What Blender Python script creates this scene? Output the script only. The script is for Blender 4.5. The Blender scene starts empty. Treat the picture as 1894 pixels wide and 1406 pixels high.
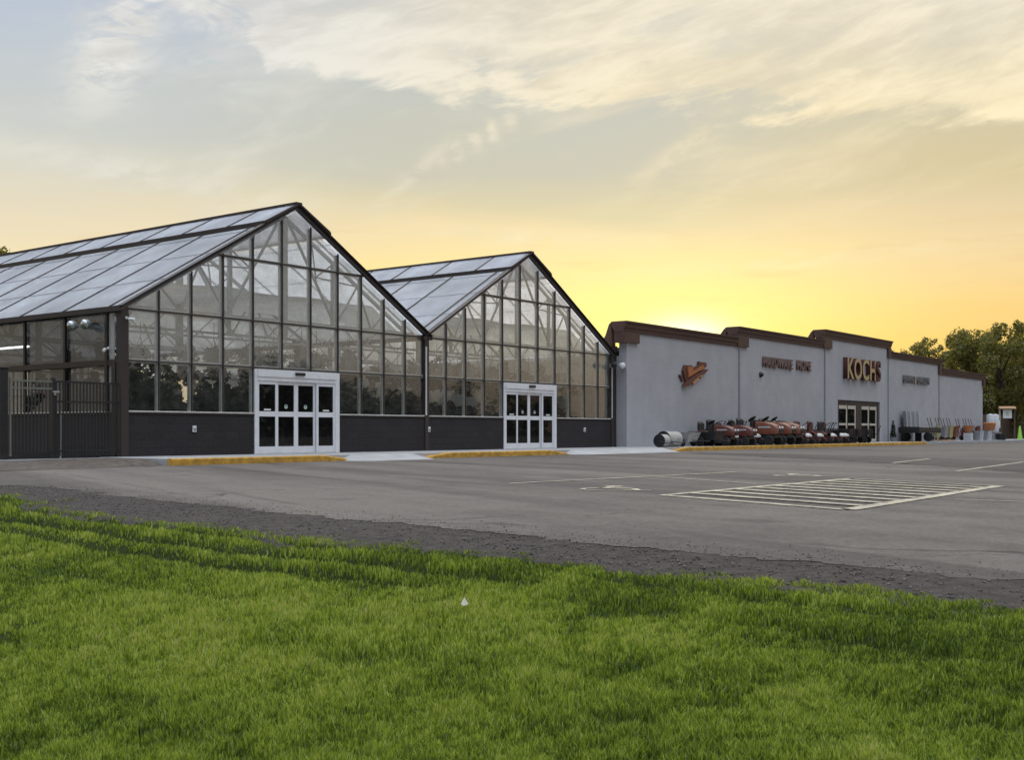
import bpy, bmesh, math, random
import numpy as np
from mathutils import Vector, Matrix
rad = math.radians
random.seed(7)
SC = bpy.context.scene
COL = SC.collection

# ------------------------------------------------------------------ camera
HEAD = rad(37.35)                     # compass heading of the lens, counter-clockwise from +X
cam_d = bpy.data.cameras.new('camera')
cam = bpy.data.objects.new('camera', cam_d)
COL.objects.link(cam)
cam.location = (-16.424, -24.367, 0.615)
cam.rotation_euler = (rad(90), 0, HEAD - rad(90))
cam_d.sensor_width = 36.0
cam_d.lens = 40.45
cam_d.shift_y = 0.0502
cam_d.clip_start = 0.1
cam_d.clip_end = 3000
SC.camera = cam

# ------------------------------------------------------------------ render settings
SC.render.engine = 'CYCLES'
SC.view_settings.view_transform = 'Standard'
SC.view_settings.look = 'None'
SC.view_settings.exposure = 0.0
SC.view_settings.gamma = 1.0
SC.cycles.use_denoising = True
SC.cycles.max_bounces = 7
SC.cycles.transparent_max_bounces = 28
SC.cycles.sample_clamp_indirect = 6.0
SC.cycles.caustics_reflective = False
SC.cycles.caustics_refractive = False

def lin(c, a=True):
    o = []
    for x in c[:3]:
        x = x / 255.0
        o.append(x / 12.92 if x <= 0.04045 else ((x + 0.055) / 1.055) ** 2.4)
    return tuple(o) + ((1.0,) if a else ())

class NT:
    """small helper to write node trees as expressions"""
    def __init__(self, tree):
        self.t = tree
    def new(self, typ, **kw):
        n = self.t.nodes.new(typ)
        for k, v in kw.items():
            setattr(n, k, v)
        return n
    def put(self, sock, v):
        if isinstance(v, bpy.types.NodeSocket):
            self.t.links.new(v, sock)
        elif isinstance(v, (tuple, list)) and len(v) == 3 and sock.type == 'RGBA':
            sock.default_value = tuple(v) + (1.0,)
        else:
            sock.default_value = v
    def m(self, op, *a, clamp=False):
        n = self.new('ShaderNodeMath', operation=op, use_clamp=clamp)
        for i, v in enumerate(a):
            self.put(n.inputs[i], v)
        return n.outputs[0]
    def step(self, v, a, b, to0=0.0, to1=1.0):
        n = self.new('ShaderNodeMapRange', interpolation_type='SMOOTHSTEP')
        self.put(n.inputs[0], v)
        self.put(n.inputs[1], a); self.put(n.inputs[2], b)
        self.put(n.inputs[3], to0); self.put(n.inputs[4], to1)
        return n.outputs[0]
    def mix(self, f, a, b, blend='MIX'):
        n = self.new('ShaderNodeMix', data_type='RGBA', blend_type=blend)
        self.put(n.inputs[0], f)
        self.put(n.inputs[6], a); self.put(n.inputs[7], b)
        return n.outputs[2]
    def ramp(self, v, stops, interp='LINEAR'):
        n = self.new('ShaderNodeValToRGB')
        cr = n.color_ramp
        cr.interpolation = interp
        while len(cr.elements) < len(stops):
            cr.elements.new(0.5)
        for e, (p, c) in zip(cr.elements, stops):
            e.position = p
            e.color = c
        self.put(n.inputs[0], v)
        return n.outputs[0]
    def xyz(self, x, y, z=0.0):
        n = self.new('ShaderNodeCombineXYZ')
        for i, v in enumerate((x, y, z)):
            self.put(n.inputs[i], v)
        return n.outputs[0]
    def noise(self, vec, scale=1.0, detail=4.0, rough=0.5, dist=0.0):
        n = self.new('ShaderNodeTexNoise')
        self.put(n.inputs['Vector'], vec)
        n.inputs['Scale'].default_value = scale
        n.inputs['Detail'].default_value = detail
        n.inputs['Roughness'].default_value = rough
        n.inputs['Distortion'].default_value = dist
        return n.outputs['Fac']

# ------------------------------------------------------------------ world: evening sky with cirrus
SUN_AZ = 8.6                          # degrees to the right of the lens heading
SUN_EL = 4.6
def build_world():
    w = bpy.data.worlds.new('World')
    SC.world = w
    w.use_nodes = True
    t = w.node_tree
    t.nodes.clear()
    k = NT(t)
    out = k.new('ShaderNodeOutputWorld')
    bg = k.new('ShaderNodeBackground')
    t.links.new(bg.outputs[0], out.inputs[0])
    tc = k.new('ShaderNodeTexCoord')
    sp = k.new('ShaderNodeSeparateXYZ')
    t.links.new(tc.outputs['Generated'], sp.inputs[0])
    x, y, z = sp.outputs
    ch, sh = math.cos(HEAD), math.sin(HEAD)
    fwd = k.m('ADD', k.m('MULTIPLY', x, ch), k.m('MULTIPLY', y, sh))
    rgt = k.m('SUBTRACT', k.m('MULTIPLY', x, sh), k.m('MULTIPLY', y, ch))
    az = k.m('MULTIPLY', k.m('ARCTAN2', rgt, fwd), 180 / math.pi)
    el = k.m('MULTIPLY', k.m('ARCSINE', z), 180 / math.pi)
    e01 = k.m('DIVIDE', el, 90.0, clamp=True)
    # gentle waviness of the bands of colour
    vec = k.xyz(az, el)
    wob = k.m('MULTIPLY', k.m('SUBTRACT', k.noise(k.xyz(k.m('MULTIPLY', az, .05), k.m('MULTIPLY', el, .28)), 1.0, 3.0), .5), 3.4)
    ew = k.m('DIVIDE', k.m('ADD', el, k.m('MULTIPLY', wob, k.step(el, 1.5, 6.0))), 90.0, clamp=True)
    def stops(l):
        return [(p / 90.0, lin(c)) for p, c in l]
    hi = [(46, (202, 208, 214)), (90, (204, 210, 216))]
    ctr = k.ramp(ew, stops([(0, (248, 196, 88)), (3.5, (254, 224, 110)), (5.5, (255, 234, 142)), (8, (252, 228, 162)), (9.8, (243, 222, 174)),
                            (11.0, (220, 209, 172)), (12.6, (203, 200, 181)), (17, (196, 199, 192)), (21, (194, 201, 207))] + hi))
    lef = k.ramp(ew, stops([(0, (240, 205, 140)), (6, (250, 224, 160)), (8, (247, 229, 182)), (10, (234, 220, 190)), (12, (219, 215, 198)),
                            (14.5, (201, 205, 203)), (18, (191, 200, 210)), (21, (182, 194, 213))] + hi))
    rig = k.ramp(ew, stops([(0, (236, 172, 76)), (3.5, (245, 199, 110)), (6, (247, 211, 142)), (8.5, (242, 214, 162)), (10.5, (228, 208, 168)),
                            (12.5, (214, 199, 158)), (16, (204, 199, 176)), (21, (200, 202, 198))] + hi))
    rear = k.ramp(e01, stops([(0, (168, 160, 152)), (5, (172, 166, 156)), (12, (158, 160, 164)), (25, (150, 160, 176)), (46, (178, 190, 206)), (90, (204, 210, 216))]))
    c = k.mix(k.step(az, 4.0, 23.0), ctr, rig)
    c = k.mix(k.step(az, -3.0, -24.0), c, lef)
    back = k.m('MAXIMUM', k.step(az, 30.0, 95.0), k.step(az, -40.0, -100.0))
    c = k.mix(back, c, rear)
    # cirrus sheet: edge falls from left to right
    big = k.noise(k.xyz(k.m('MULTIPLY', az, .12), k.m('MULTIPLY', el, .30), 3.1), 1.0, 6.0, .58, .4)
    # streaks, in a frame turned 24 degrees
    ca, sa = math.cos(rad(13)), math.sin(rad(13))
    u = k.m('ADD', k.m('MULTIPLY', az, ca), k.m('MULTIPLY', el, sa))
    v = k.m('SUBTRACT', k.m('MULTIPLY', el, ca), k.m('MULTIPLY', az, sa))
    st = k.noise(k.xyz(k.m('MULTIPLY', u, .085), k.m('MULTIPLY', v, .42), 7.7), 1.0, 8.0, .60, .6)
    fine = k.noise(k.xyz(k.m('MULTIPLY', u, .30), k.m('MULTIPLY', v, 1.1), 1.7), 1.0, 8.0, .62, .5)
    edge = k.m('SUBTRACT', 16.25, k.m('MULTIPLY', az, .098))
    edge = k.m('ADD', edge, k.m('MULTIPLY', k.m('MAXIMUM', k.m('SUBTRACT', -12.0, az), 0.0), 1.25))
    wv = k.m('MULTIPLY', k.m('SUBTRACT', big, .5), 5.0)
    wv = k.m('ADD', wv, k.m('MULTIPLY', k.m('SUBTRACT', st, .5), 3.0))
    wv = k.m('ADD', wv, k.m('MULTIPLY', k.m('SUBTRACT', fine, .5), 1.6))
    above = k.m('SUBTRACT', k.m('ADD', el, wv), edge)
    sheet = k.step(above, -.2, .9)
    dens = k.step(k.m('ADD', k.m('MULTIPLY', big, .55), k.m('MULTIPLY', st, .6)), .39, .60, .52, 1.0)
    sheet = k.m('MULTIPLY', sheet, dens)
    sheet = k.m('MULTIPLY', sheet, k.step(el, 70.0, 40.0, .55, 1.0))
    sheet = k.m('MULTIPLY', sheet, k.m('SUBTRACT', 1.0, k.m('MULTIPLY', back, .8)))
    # separate wisps: centre azimuth, elevation, tilt, length, width
    puff = k.noise(k.xyz(k.m('MULTIPLY', az, .42), k.m('MULTIPLY', el, .85), 21.0), 1.0, 9.0, .62, .8)
    def wisp(a0, e0, tilt, L, W, amp, ripple=0.0):
        c_, s_ = math.cos(rad(tilt)), math.sin(rad(tilt))
        da = k.m('SUBTRACT', az, a0); de = k.m('SUBTRACT', el, e0)
        uu = k.m('ADD', k.m('MULTIPLY', da, c_), k.m('MULTIPLY', de, s_))
        vv = k.m('SUBTRACT', k.m('MULTIPLY', de, c_), k.m('MULTIPLY', da, s_))
        vv = k.m('ADD', vv, k.m('MULTIPLY', k.m('SUBTRACT', st, .5), 1.5))
        q = k.m('ADD', k.m('POWER', k.m('ABSOLUTE', k.m('DIVIDE', uu, L)), 2.0), k.m('POWER', k.m('ABSOLUTE', k.m('DIVIDE', vv, W)), 2.0))
        g = k.m('POWER', 2.718, k.m('MULTIPLY', q, -1.0))
        if ripple:
            r = k.m('SINE', k.m('ADD', k.m('MULTIPLY', uu, ripple), k.m('MULTIPLY', fine, 7.0)))
            g = k.m('MULTIPLY', g, k.step(r, -1.0, 1.0, .35, 1.0))
        g = k.m('MULTIPLY', g, k.step(k.m('ADD', k.m('MULTIPLY', fine, .35), k.m('MULTIPLY', puff, .65)), .36, .56))
        return k.m('MULTIPLY', g, amp)
    ws = [wisp(-18.6, 18.4, 60, 3.4, 1.5, 1.5), wisp(-15.8, 20.2, -28, 3.6, 1.1, 1.4), wisp(-14.2, 17.6, 20, 3.0, .7, .4), wisp(-1.6, 14.4, 27, 3.0, .55, .75, 6.0),
          wisp(-4.5, 13.0, 38, 2.8, .35, .45), wisp(9.0, 14.0, 33, 4.2, .5, .5), wisp(12.5, 12.6, 25, 5.0, .5, .35),
          wisp(-17.0, 12.0, -8, 8.0, .8, .5), wisp(14.0, 8.2, 4, 9.0, .4, .35), wisp(0.0, 9.6, -2, 6.0, .4, .35), wisp(20.0, 18.0, 28, 7.0, .6, .5)]
    cl = sheet
    for g in ws:
        cl = k.m('MAXIMUM', cl, g)
    veil = k.noise(k.xyz(k.m('MULTIPLY', u, .09), k.m('MULTIPLY', v, .33), 12.0), 1.0, 7.0, .6, .5)
    cl = k.m('MAXIMUM', cl, k.m('MULTIPLY', k.step(veil, .46, .70), k.m('MULTIPLY', k.step(el, 8.5, 12.0), .42)))
    cl = k.m('MINIMUM', cl, 1.0)
    ccol = k.mix(k.step(az, -18.0, 12.0), lin((232, 229, 218)), lin((248, 232, 192)))
    ccol = k.mix(k.step(el, 13.0, 20.5), ccol, k.mix(k.step(az, -18.0, 6.0), lin((224, 224, 222)), lin((237, 228, 206))))
    ccol = k.mix(back, ccol, lin((176, 178, 182)))
    ccol = k.mix(1.0, ccol, k.step(k.m('ADD', fine, st), .75, 1.25, .86, 1.06), 'MULTIPLY')
    c = k.mix(cl, c, ccol)
    # small dusky cloud bars close to the horizon glow
    bar = k.noise(k.xyz(k.m('MULTIPLY', az, .16), k.m('MULTIPLY', el, 1.1), 9.3), 1.0, 5.0, .55)
    barm = k.m('MULTIPLY', k.step(bar, .52, .72), k.m('MULTIPLY', k.step(el, 3.2, 6.0), k.step(el, 11.5, 8.0)))
    c = k.mix(k.m('MULTIPLY', barm, .35), c, lin((226, 192, 140)))
    # glow round the low sun, just behind the store's parapet
    da = k.m('SUBTRACT', az, SUN_AZ); de = k.m('SUBTRACT', el, SUN_EL - .1)
    q1 = k.m('ADD', k.m('POWER', k.m('ABSOLUTE', k.m('DIVIDE', da, 2.0)), 2.0), k.m('POWER', k.m('ABSOLUTE', k.m('DIVIDE', de, 1.0)), 2.0))
    q2 = k.m('ADD', k.m('POWER', k.m('ABSOLUTE', k.m('DIVIDE', da, 10.5)), 2.0), k.m('POWER', k.m('ABSOLUTE', k.m('DIVIDE', de, 3.9)), 2.0))
    g1 = k.m('POWER', 2.718, k.m('MULTIPLY', q1, -1.0))
    g2 = k.m('POWER', 2.718, k.m('MULTIPLY', q2, -1.0))
    glow = k.mix(1.0, k.mix(g1, (0, 0, 0), (.9, .85, .8)), k.mix(g2, (0, 0, 0), (.04, .17, .03)), 'ADD')
    c = k.mix(1.0, c, glow, 'ADD')
    # physical sky adds its own share
    sky = k.new('ShaderNodeTexSky')
    sky.sky_type = 'NISHITA'
    sky.sun_disc = False
    sky.sun_elevation = rad(SUN_EL)
    sky.sun_rotation = rad(90) - (HEAD - rad(SUN_AZ))
    c = k.mix(1.0, c, k.mix(1.0, sky.outputs[0], (.004, .004, .004), 'MULTIPLY'), 'ADD')
    # extra brightness added to the unseen overhead sky, to light ground and roofs
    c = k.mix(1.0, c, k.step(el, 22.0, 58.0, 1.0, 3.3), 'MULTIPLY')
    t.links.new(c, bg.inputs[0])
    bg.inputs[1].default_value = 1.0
build_world()

sun_d = bpy.data.lights.new('sun', 'SUN')
sun_d.energy = 2.2
sun_d.angle = rad(0.53)
sun_d.color = (1.0, .70, .38)
sun = bpy.data.objects.new('sun', sun_d)
COL.objects.link(sun)
sa_ = HEAD - rad(SUN_AZ)
sdir = Vector((math.cos(sa_) * math.cos(rad(SUN_EL)), math.sin(sa_) * math.cos(rad(SUN_EL)), math.sin(rad(SUN_EL))))
sun.rotation_euler = sdir.to_track_quat('Z', 'Y').to_euler()
sun.location = (40, 30, 30)

# ------------------------------------------------------------------ materials
MATS = {}
def mat(name, col, rough=.6, metal=0.0, var=.12, vscale=6.0, bump=0.0, bscale=40.0, stretch=None, spec=.5, trans=0.0, coat=0.0):
    if name in MATS:
        return MATS[name]
    mt = bpy.data.materials.new(name)
    mt.use_nodes = True
    k = NT(mt.node_tree)
    b = mt.node_tree.nodes['Principled BSDF']
    tc = k.new('ShaderNodeTexCoord')
    v = tc.outputs['Object']
    if stretch:
        mp = k.new('ShaderNodeMapping')
        mp.inputs['Scale'].default_value = stretch
        mt.node_tree.links.new(v, mp.inputs[0]); v = mp.outputs[0]
    n = k.noise(v, vscale, 5.0, .6)
    f = k.step(n, .25, .75, 1.0 - var, 1.0 + var)
    k.put(b.inputs['Base Color'], k.mix(1.0, tuple(col), f, 'MULTIPLY'))
    k.put(b.inputs['Roughness'], k.step(n, .2, .8, max(.02, rough - .08), min(1, rough + .08)))
    b.inputs['Metallic'].default_value = metal
    b.inputs['Specular IOR Level'].default_value = spec
    b.inputs['Coat Weight'].default_value = coat
    if bump:
        bn = k.new('ShaderNodeBump')
        bn.inputs['Strength'].default_value = bump
        bn.inputs['Distance'].default_value = .02
        k.put(bn.inputs['Height'], k.noise(v, bscale, 5.0, .6))
        mt.node_tree.links.new(bn.outputs[0], b.inputs['Normal'])
    MATS[name] = mt
    return mt

def glass_mat(name, tint, ior=1.5, dirt=.06, dirtcol=(.55, .55, .52)):
    mt = bpy.data.materials.new(name)
    mt.use_nodes = True
    nt = mt.node_tree
    nt.nodes.clear()
    k = NT(nt)
    out = k.new('ShaderNodeOutputMaterial')
    tr = k.new('ShaderNodeBsdfTransparent'); tr.inputs[0].default_value = tuple(tint) + (1,)
    gl = k.new('ShaderNodeBsdfGlossy'); gl.inputs['Roughness'].default_value = .02
    gl.inputs[0].default_value = (1, 1, 1, 1)
    ge = k.new('ShaderNodeNewGeometry')
    dt = k.new('ShaderNodeVectorMath', operation='DOT_PRODUCT')
    nt.links.new(ge.outputs['Normal'], dt.inputs[0]); nt.links.new(ge.outputs['Incoming'], dt.inputs[1])
    cs = k.m('SUBTRACT', 1.0, k.m('ABSOLUTE', dt.outputs['Value']), clamp=True)
    f0 = ((ior - 1) / (ior + 1)) ** 2
    frs = k.m('ADD', f0, k.m('MULTIPLY', k.m('POWER', cs, 5.0), 1 - f0), clamp=True)     # the same from both faces of a thin pane
    tc = k.new('ShaderNodeTexCoord')
    bn = k.new('ShaderNodeBump'); bn.inputs['Strength'].default_value = .05; bn.inputs['Distance'].default_value = .02
    k.put(bn.inputs['Height'], k.noise(tc.outputs['Object'], 1.6, 2.0, .5))
    nt.links.new(bn.outputs[0], gl.inputs['Normal'])
    m1 = k.new('ShaderNodeMixShader')
    nt.links.new(frs, m1.inputs[0]); nt.links.new(tr.outputs[0], m1.inputs[1]); nt.links.new(gl.outputs[0], m1.inputs[2])
    df = k.new('ShaderNodeBsdfDiffuse'); df.inputs[0].default_value = tuple(dirtcol) + (1,)
    m2 = k.new('ShaderNodeMixShader')
    dn = k.step(k.noise(tc.outputs['Object'], 2.3, 6.0, .65), .3, .75, dirt * .35, dirt * 1.7)
    k.put(m2.inputs[0], dn)
    nt.links.new(m1.outputs[0], m2.inputs[1]); nt.links.new(df.outputs[0], m2.inputs[2])
    nt.links.new(m2.outputs[0], out.inputs[0])
    return mt

def sheet_mat(name, col, trans=.5, gloss=.06, rib=None, rough=.35, clear=0.0):
    """translucent plastic or cloth: part diffuse, part translucent, a little gloss"""
    mt = bpy.data.materials.new(name)
    mt.use_nodes = True
    nt = mt.node_tree
    nt.nodes.clear()
    k = NT(nt)
    out = k.new('ShaderNodeOutputMaterial')
    tc = k.new('ShaderNodeTexCoord')
    n = k.noise(tc.outputs['Object'], .8, 6.0, .65)
    n2 = k.noise(tc.outputs['Object'], 9.0, 4.0, .6)
    cc = k.mix(1.0, tuple(col), k.m('MULTIPLY', k.step(n, .25, .75, .86, 1.08), k.step(n2, .2, .8, .95, 1.05)), 'MULTIPLY')
    df = k.new('ShaderNodeBsdfDiffuse'); tl = k.new('ShaderNodeBsdfTranslucent'); gl = k.new('ShaderNodeBsdfGlossy')
    gl.inputs['Roughness'].default_value = rough
    k.put(df.inputs[0], cc); k.put(tl.inputs[0], cc)
    if rib:
        bn = k.new('ShaderNodeBump'); bn.inputs['Strength'].default_value = .5; bn.inputs['Distance'].default_value = .015
        wv = k.new('ShaderNodeTexWave', wave_type='BANDS', bands_direction=rib[0], wave_profile='SIN')
        wv.inputs['Scale'].default_value = rib[1]
        wv.inputs['Distortion'].default_value = .6
        nt.links.new(tc.outputs['Object'], wv.inputs['Vector'])
        nt.links.new(wv.outputs['Fac'], bn.inputs['Height'])
        nt.links.new(bn.outputs[0], df.inputs['Normal']); nt.links.new(bn.outputs[0], gl.inputs['Normal'])
    m1 = k.new('ShaderNodeMixShader'); m1.inputs[0].default_value = trans
    nt.links.new(df.outputs[0], m1.inputs[1]); nt.links.new(tl.outputs[0], m1.inputs[2])
    m2 = k.new('ShaderNodeMixShader'); m2.inputs[0].default_value = gloss
    nt.links.new(m1.outputs[0], m2.inputs[1]); nt.links.new(gl.outputs[0], m2.inputs[2])
    tp = k.new('ShaderNodeBsdfTransparent'); tp.inputs[0].default_value = (.96, .97, .98, 1)
    m3 = k.new('ShaderNodeMixShader'); m3.inputs[0].default_value = clear
    nt.links.new(m2.outputs[0], m3.inputs[1]); nt.links.new(tp.outputs[0], m3.inputs[2])
    nt.links.new(m3.outputs[0], out.inputs[0])
    return mt

def leaf_mat(name, col, col2, trans=.35, attr=None):
    mt = bpy.data.materials.new(name)
    mt.use_nodes = True
    nt = mt.node_tree
    nt.nodes.clear()
    k = NT(nt)
    out = k.new('ShaderNodeOutputMaterial')
    if attr:
        a = k.new('ShaderNodeAttribute'); a.attribute_name = attr
        f = a.outputs['Fac']
    else:
        g = k.new('ShaderNodeNewGeometry')
        f = g.outputs['Random Per Island']
    cc = k.mix(f, tuple(col), tuple(col2))
    df = k.new('ShaderNodeBsdfDiffuse'); tl = k.new('ShaderNodeBsdfTranslucent'); gl = k.new('ShaderNodeBsdfGlossy')
    gl.inputs['Roughness'].default_value = .5
    k.put(df.inputs[0], cc)
    k.put(tl.inputs[0], k.mix(1.0, cc, (1.1, 1.15, .7), 'MULTIPLY'))
    m1 = k.new('ShaderNodeMixShader'); m1.inputs[0].default_value = trans
    nt.links.new(df.outputs[0], m1.inputs[1]); nt.links.new(tl.outputs[0], m1.inputs[2])
    m2 = k.new('ShaderNodeMixShader'); m2.inputs[0].default_value = .04
    nt.links.new(m1.outputs[0], m2.inputs[1]); nt.links.new(gl.outputs[0], m2.inputs[2])
    nt.links.new(m2.outputs[0], out.inputs[0])
    return mt

def block_mat(name, col, mortar, w, h, bump=.5, var=.15, rough=.85, noise_bump=.4, off=.5):
    """masonry laid in the XZ or YZ plane"""
    mt = bpy.data.materials.new(name)
    mt.use_nodes = True
    nt = mt.node_tree
    k = NT(nt)
    b = nt.nodes['Principled BSDF']
    tc = k.new('ShaderNodeTexCoord')
    sp = k.new('ShaderNodeSeparateXYZ'); nt.links.new(tc.outputs['Object'], sp.inputs[0])
    vec = k.xyz(k.m('ADD', sp.outputs[0], sp.outputs[1]), sp.outputs[2], 0.0)
    br = k.new('ShaderNodeTexBrick')
    br.offset = off
    nt.links.new(vec, br.inputs['Vector'])
    br.inputs['Color1'].default_value = tuple(c * (1 + var) for c in col) + (1,)
    br.inputs['Color2'].default_value = tuple(c * (1 - var) for c in col) + (1,)
    br.inputs['Mortar'].default_value = tuple(mortar) + (1,)
    br.inputs['Scale'].default_value = 1.0
    br.inputs['Mortar Size'].default_value = .012
    br.inputs['Brick Width'].default_value = w
    br.inputs['Row Height'].default_value = h
    n = k.noise(tc.outputs['Object'], 1.3, 6.0, .6)
    n2 = k.noise(tc.outputs['Object'], 22.0, 5.0, .65)
    # faint drip stains running down the face
    n3 = k.noise(k.xyz(k.m('MULTIPLY', k.m('ADD', sp.outputs[0], sp.outputs[1]), 1.6), k.m('MULTIPLY', sp.outputs[2], .12)), 1.0, 5.0, .6)
    f = k.m('MULTIPLY', k.step(n, .25, .75, .93, 1.06), k.step(n3, .3, .75, 1.015, .965))
    f = k.m('MULTIPLY', f, k.step(n2, .2, .8, 1 - var * .5, 1 + var * .5))
    k.put(b.inputs['Base Color'], k.mix(1.0, br.outputs['Color'], f, 'MULTIPLY'))
    b.inputs['Roughness'].default_value = rough
    bn = k.new('ShaderNodeBump'); bn.inputs['Strength'].default_value = bump; bn.inputs['Distance'].default_value = .02
    k.put(bn.inputs['Height'], k.m('ADD', k.m('MULTIPLY', br.outputs['Fac'], -1.0), k.m('MULTIPLY', n2, noise_bump)))
    nt.links.new(bn.outputs[0], b.inputs['Normal'])
    return mt

M_bronze = mat('bronze_frame', (.030, .022, .020), .45, .2)
M_brown = mat('brown_trim', (.042, .029, .027), .6, 0, .15, 3, .2)
M_trim = mat('grey_brown_trim', (.10, .082, .080), .5, .1, .15, 3)
M_cap = mat('front_cap', (.060, .050, .046), .45, .2)
M_alu = mat('mill_aluminium', (.66, .66, .63), .5, .25)
M_galv = mat('galvanised_steel', (.40, .41, .41), .45, .55, .18, 9)
M_whitealu = mat('white_aluminium', (.80, .80, .82), .4, 0, .06)
M_black = mat('black_paint', (.016, .016, .018), .45, 0, .2)
M_rubber = mat('rubber', (.02, .02, .02), .85, 0, .2, 20, .3, 60)
M_glass = glass_mat('clear_glass', (.96, .97, .96), 2.1, .10, (.66, .64, .59))
M_glasslow = glass_mat('lower_row_glass', (.93, .94, .93), 1.8, .03, (.5, .5, .48))  # less film and reflection than the panes above, for a darker row
M_sideglass = glass_mat('dusty_side_glass', (.42, .44, .46), 1.7, .10, (.36, .37, .39))
M_doorglass = glass_mat('tinted_door_glass', (.34, .34, .34), 1.5, .03, (.2, .2, .2))
M_poly = sheet_mat('polycarbonate_roof', (.93, .94, .975), .74, .04, ('X', 9.0))
M_lap = mat('panel_lap', (.46, .47, .50), .5)
M_polywall = sheet_mat('polycarbonate_wall', (.93, .92, .89), .74, .04, clear=.12)
M_curtain = sheet_mat('shade_cloth', (.90, .90, .87), .74, .02)
M_brick = block_mat('dark_split_face_block', (.027, .022, .024), (.024, .020, .021), .40, .20, .6, .14, .9, 2.2)
M_store = block_mat('painted_store_block', (.445, .442, .462), (.43, .428, .448), .40, .20, .12, .008, .75, .5)
M_cornice = mat('brown_cornice', (.088, .044, .032), .6, 0, .25, 4, .3, 30)
M_joint = mat('joint_sealant', (.30, .31, .34), .8)
M_conc = mat('pavement_concrete', (.42, .42, .43), .85, 0, .14, 1.4, .25, 50)
M_yellow = mat('yellow_kerb_paint', (.56, .31, .048), .7, 0, .35, 5, .3, 30)
M_line = mat('line_paint', (.50, .44, .335), .8, 0, .30, 9, .3, 60)
def worn_paint():
    nt = M_line.node_tree; k = NT(nt); b = nt.nodes['Principled BSDF']
    tc = k.new('ShaderNodeTexCoord')
    a = k.noise(tc.outputs['Object'], 5.0, 8.0, .75); c = k.noise(tc.outputs['Object'], .7, 4.0, .6)
    f = k.step(k.m('ADD', k.m('MULTIPLY', a, .6), k.m('MULTIPLY', c, .4)), .46, .60)
    old = b.inputs['Base Color'].links[0].from_socket
    k.put(b.inputs['Base Color'], k.mix(k.m('MULTIPLY', f, .8), old, (.19, .17, .16)))
worn_paint()
M_white = mat('white_plastic', (.82, .82, .80), .35)
M_red = mat('red_paint', (.13, .030, .022), .35, 0, .12, 5, coat=.35)
M_orange = mat('orange_paint', (.21, .066, .034), .35, 0, .12, 5, coat=.35)
M_maroonseat = mat('maroon_vinyl', (.10, .025, .025), .5)
M_blackseat = mat('black_vinyl', (.025, .025, .028), .5)
M_darksteel = mat('dark_steel', (.05, .045, .045), .5, .4, .2)
M_chrome = mat('chrome', (.75, .75, .76), .08, 1.0, .03)
M_wood = mat('weathered_wood', (.10, .062, .045), .8, 0, .3, 8, .4, 30, (1, 1, .2))
M_tan = mat('tan_shingle', (.36, .22, .12), .85, 0, .3, 14, .4, 30)
M_lime = mat('lime_plastic', (.36, .68, .10), .5)
M_grey = mat('grey_plastic', (.24, .25, .26), .6)
M_ltgrey = mat('light_grey_plastic', (.55, .57, .58), .5)
M_terra = mat('orange_terracotta', (.50, .20, .08), .7, 0, .2, 8)
M_olive = mat('olive_paint', (.34, .30, .14), .6)
M_bark = mat('bark', (.07, .055, .04), .9, 0, .3, 8, .6, 20, (1, 1, .3))
M_soil = mat('soil', (.03, .022, .016), .95)
M_pot = mat('pot_plastic', (.03, .03, .03), .6)
M_letter = mat('cream_letter_face', (.44, .34, .17), .5, 0, .06)
M_maroon = mat('maroon_letter', (.085, .022, .022), .5)
M_brownletter = mat('brown_letter', (.18, .115, .10), .6)
M_greyletter = mat('grey_letter', (.17, .16, .17), .6)
M_rust = mat('rust_orange', (.42, .14, .05), .6, 0, .25, 6, .2)
M_rustpale = mat('pale_rust', (.60, .33, .18), .6, 0, .2, 6)
M_rustdark = mat('dark_rust', (.13, .045, .028), .6, 0, .2, 6)
M_dark = mat('dark_interior', (.02, .018, .016), .9)

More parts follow.
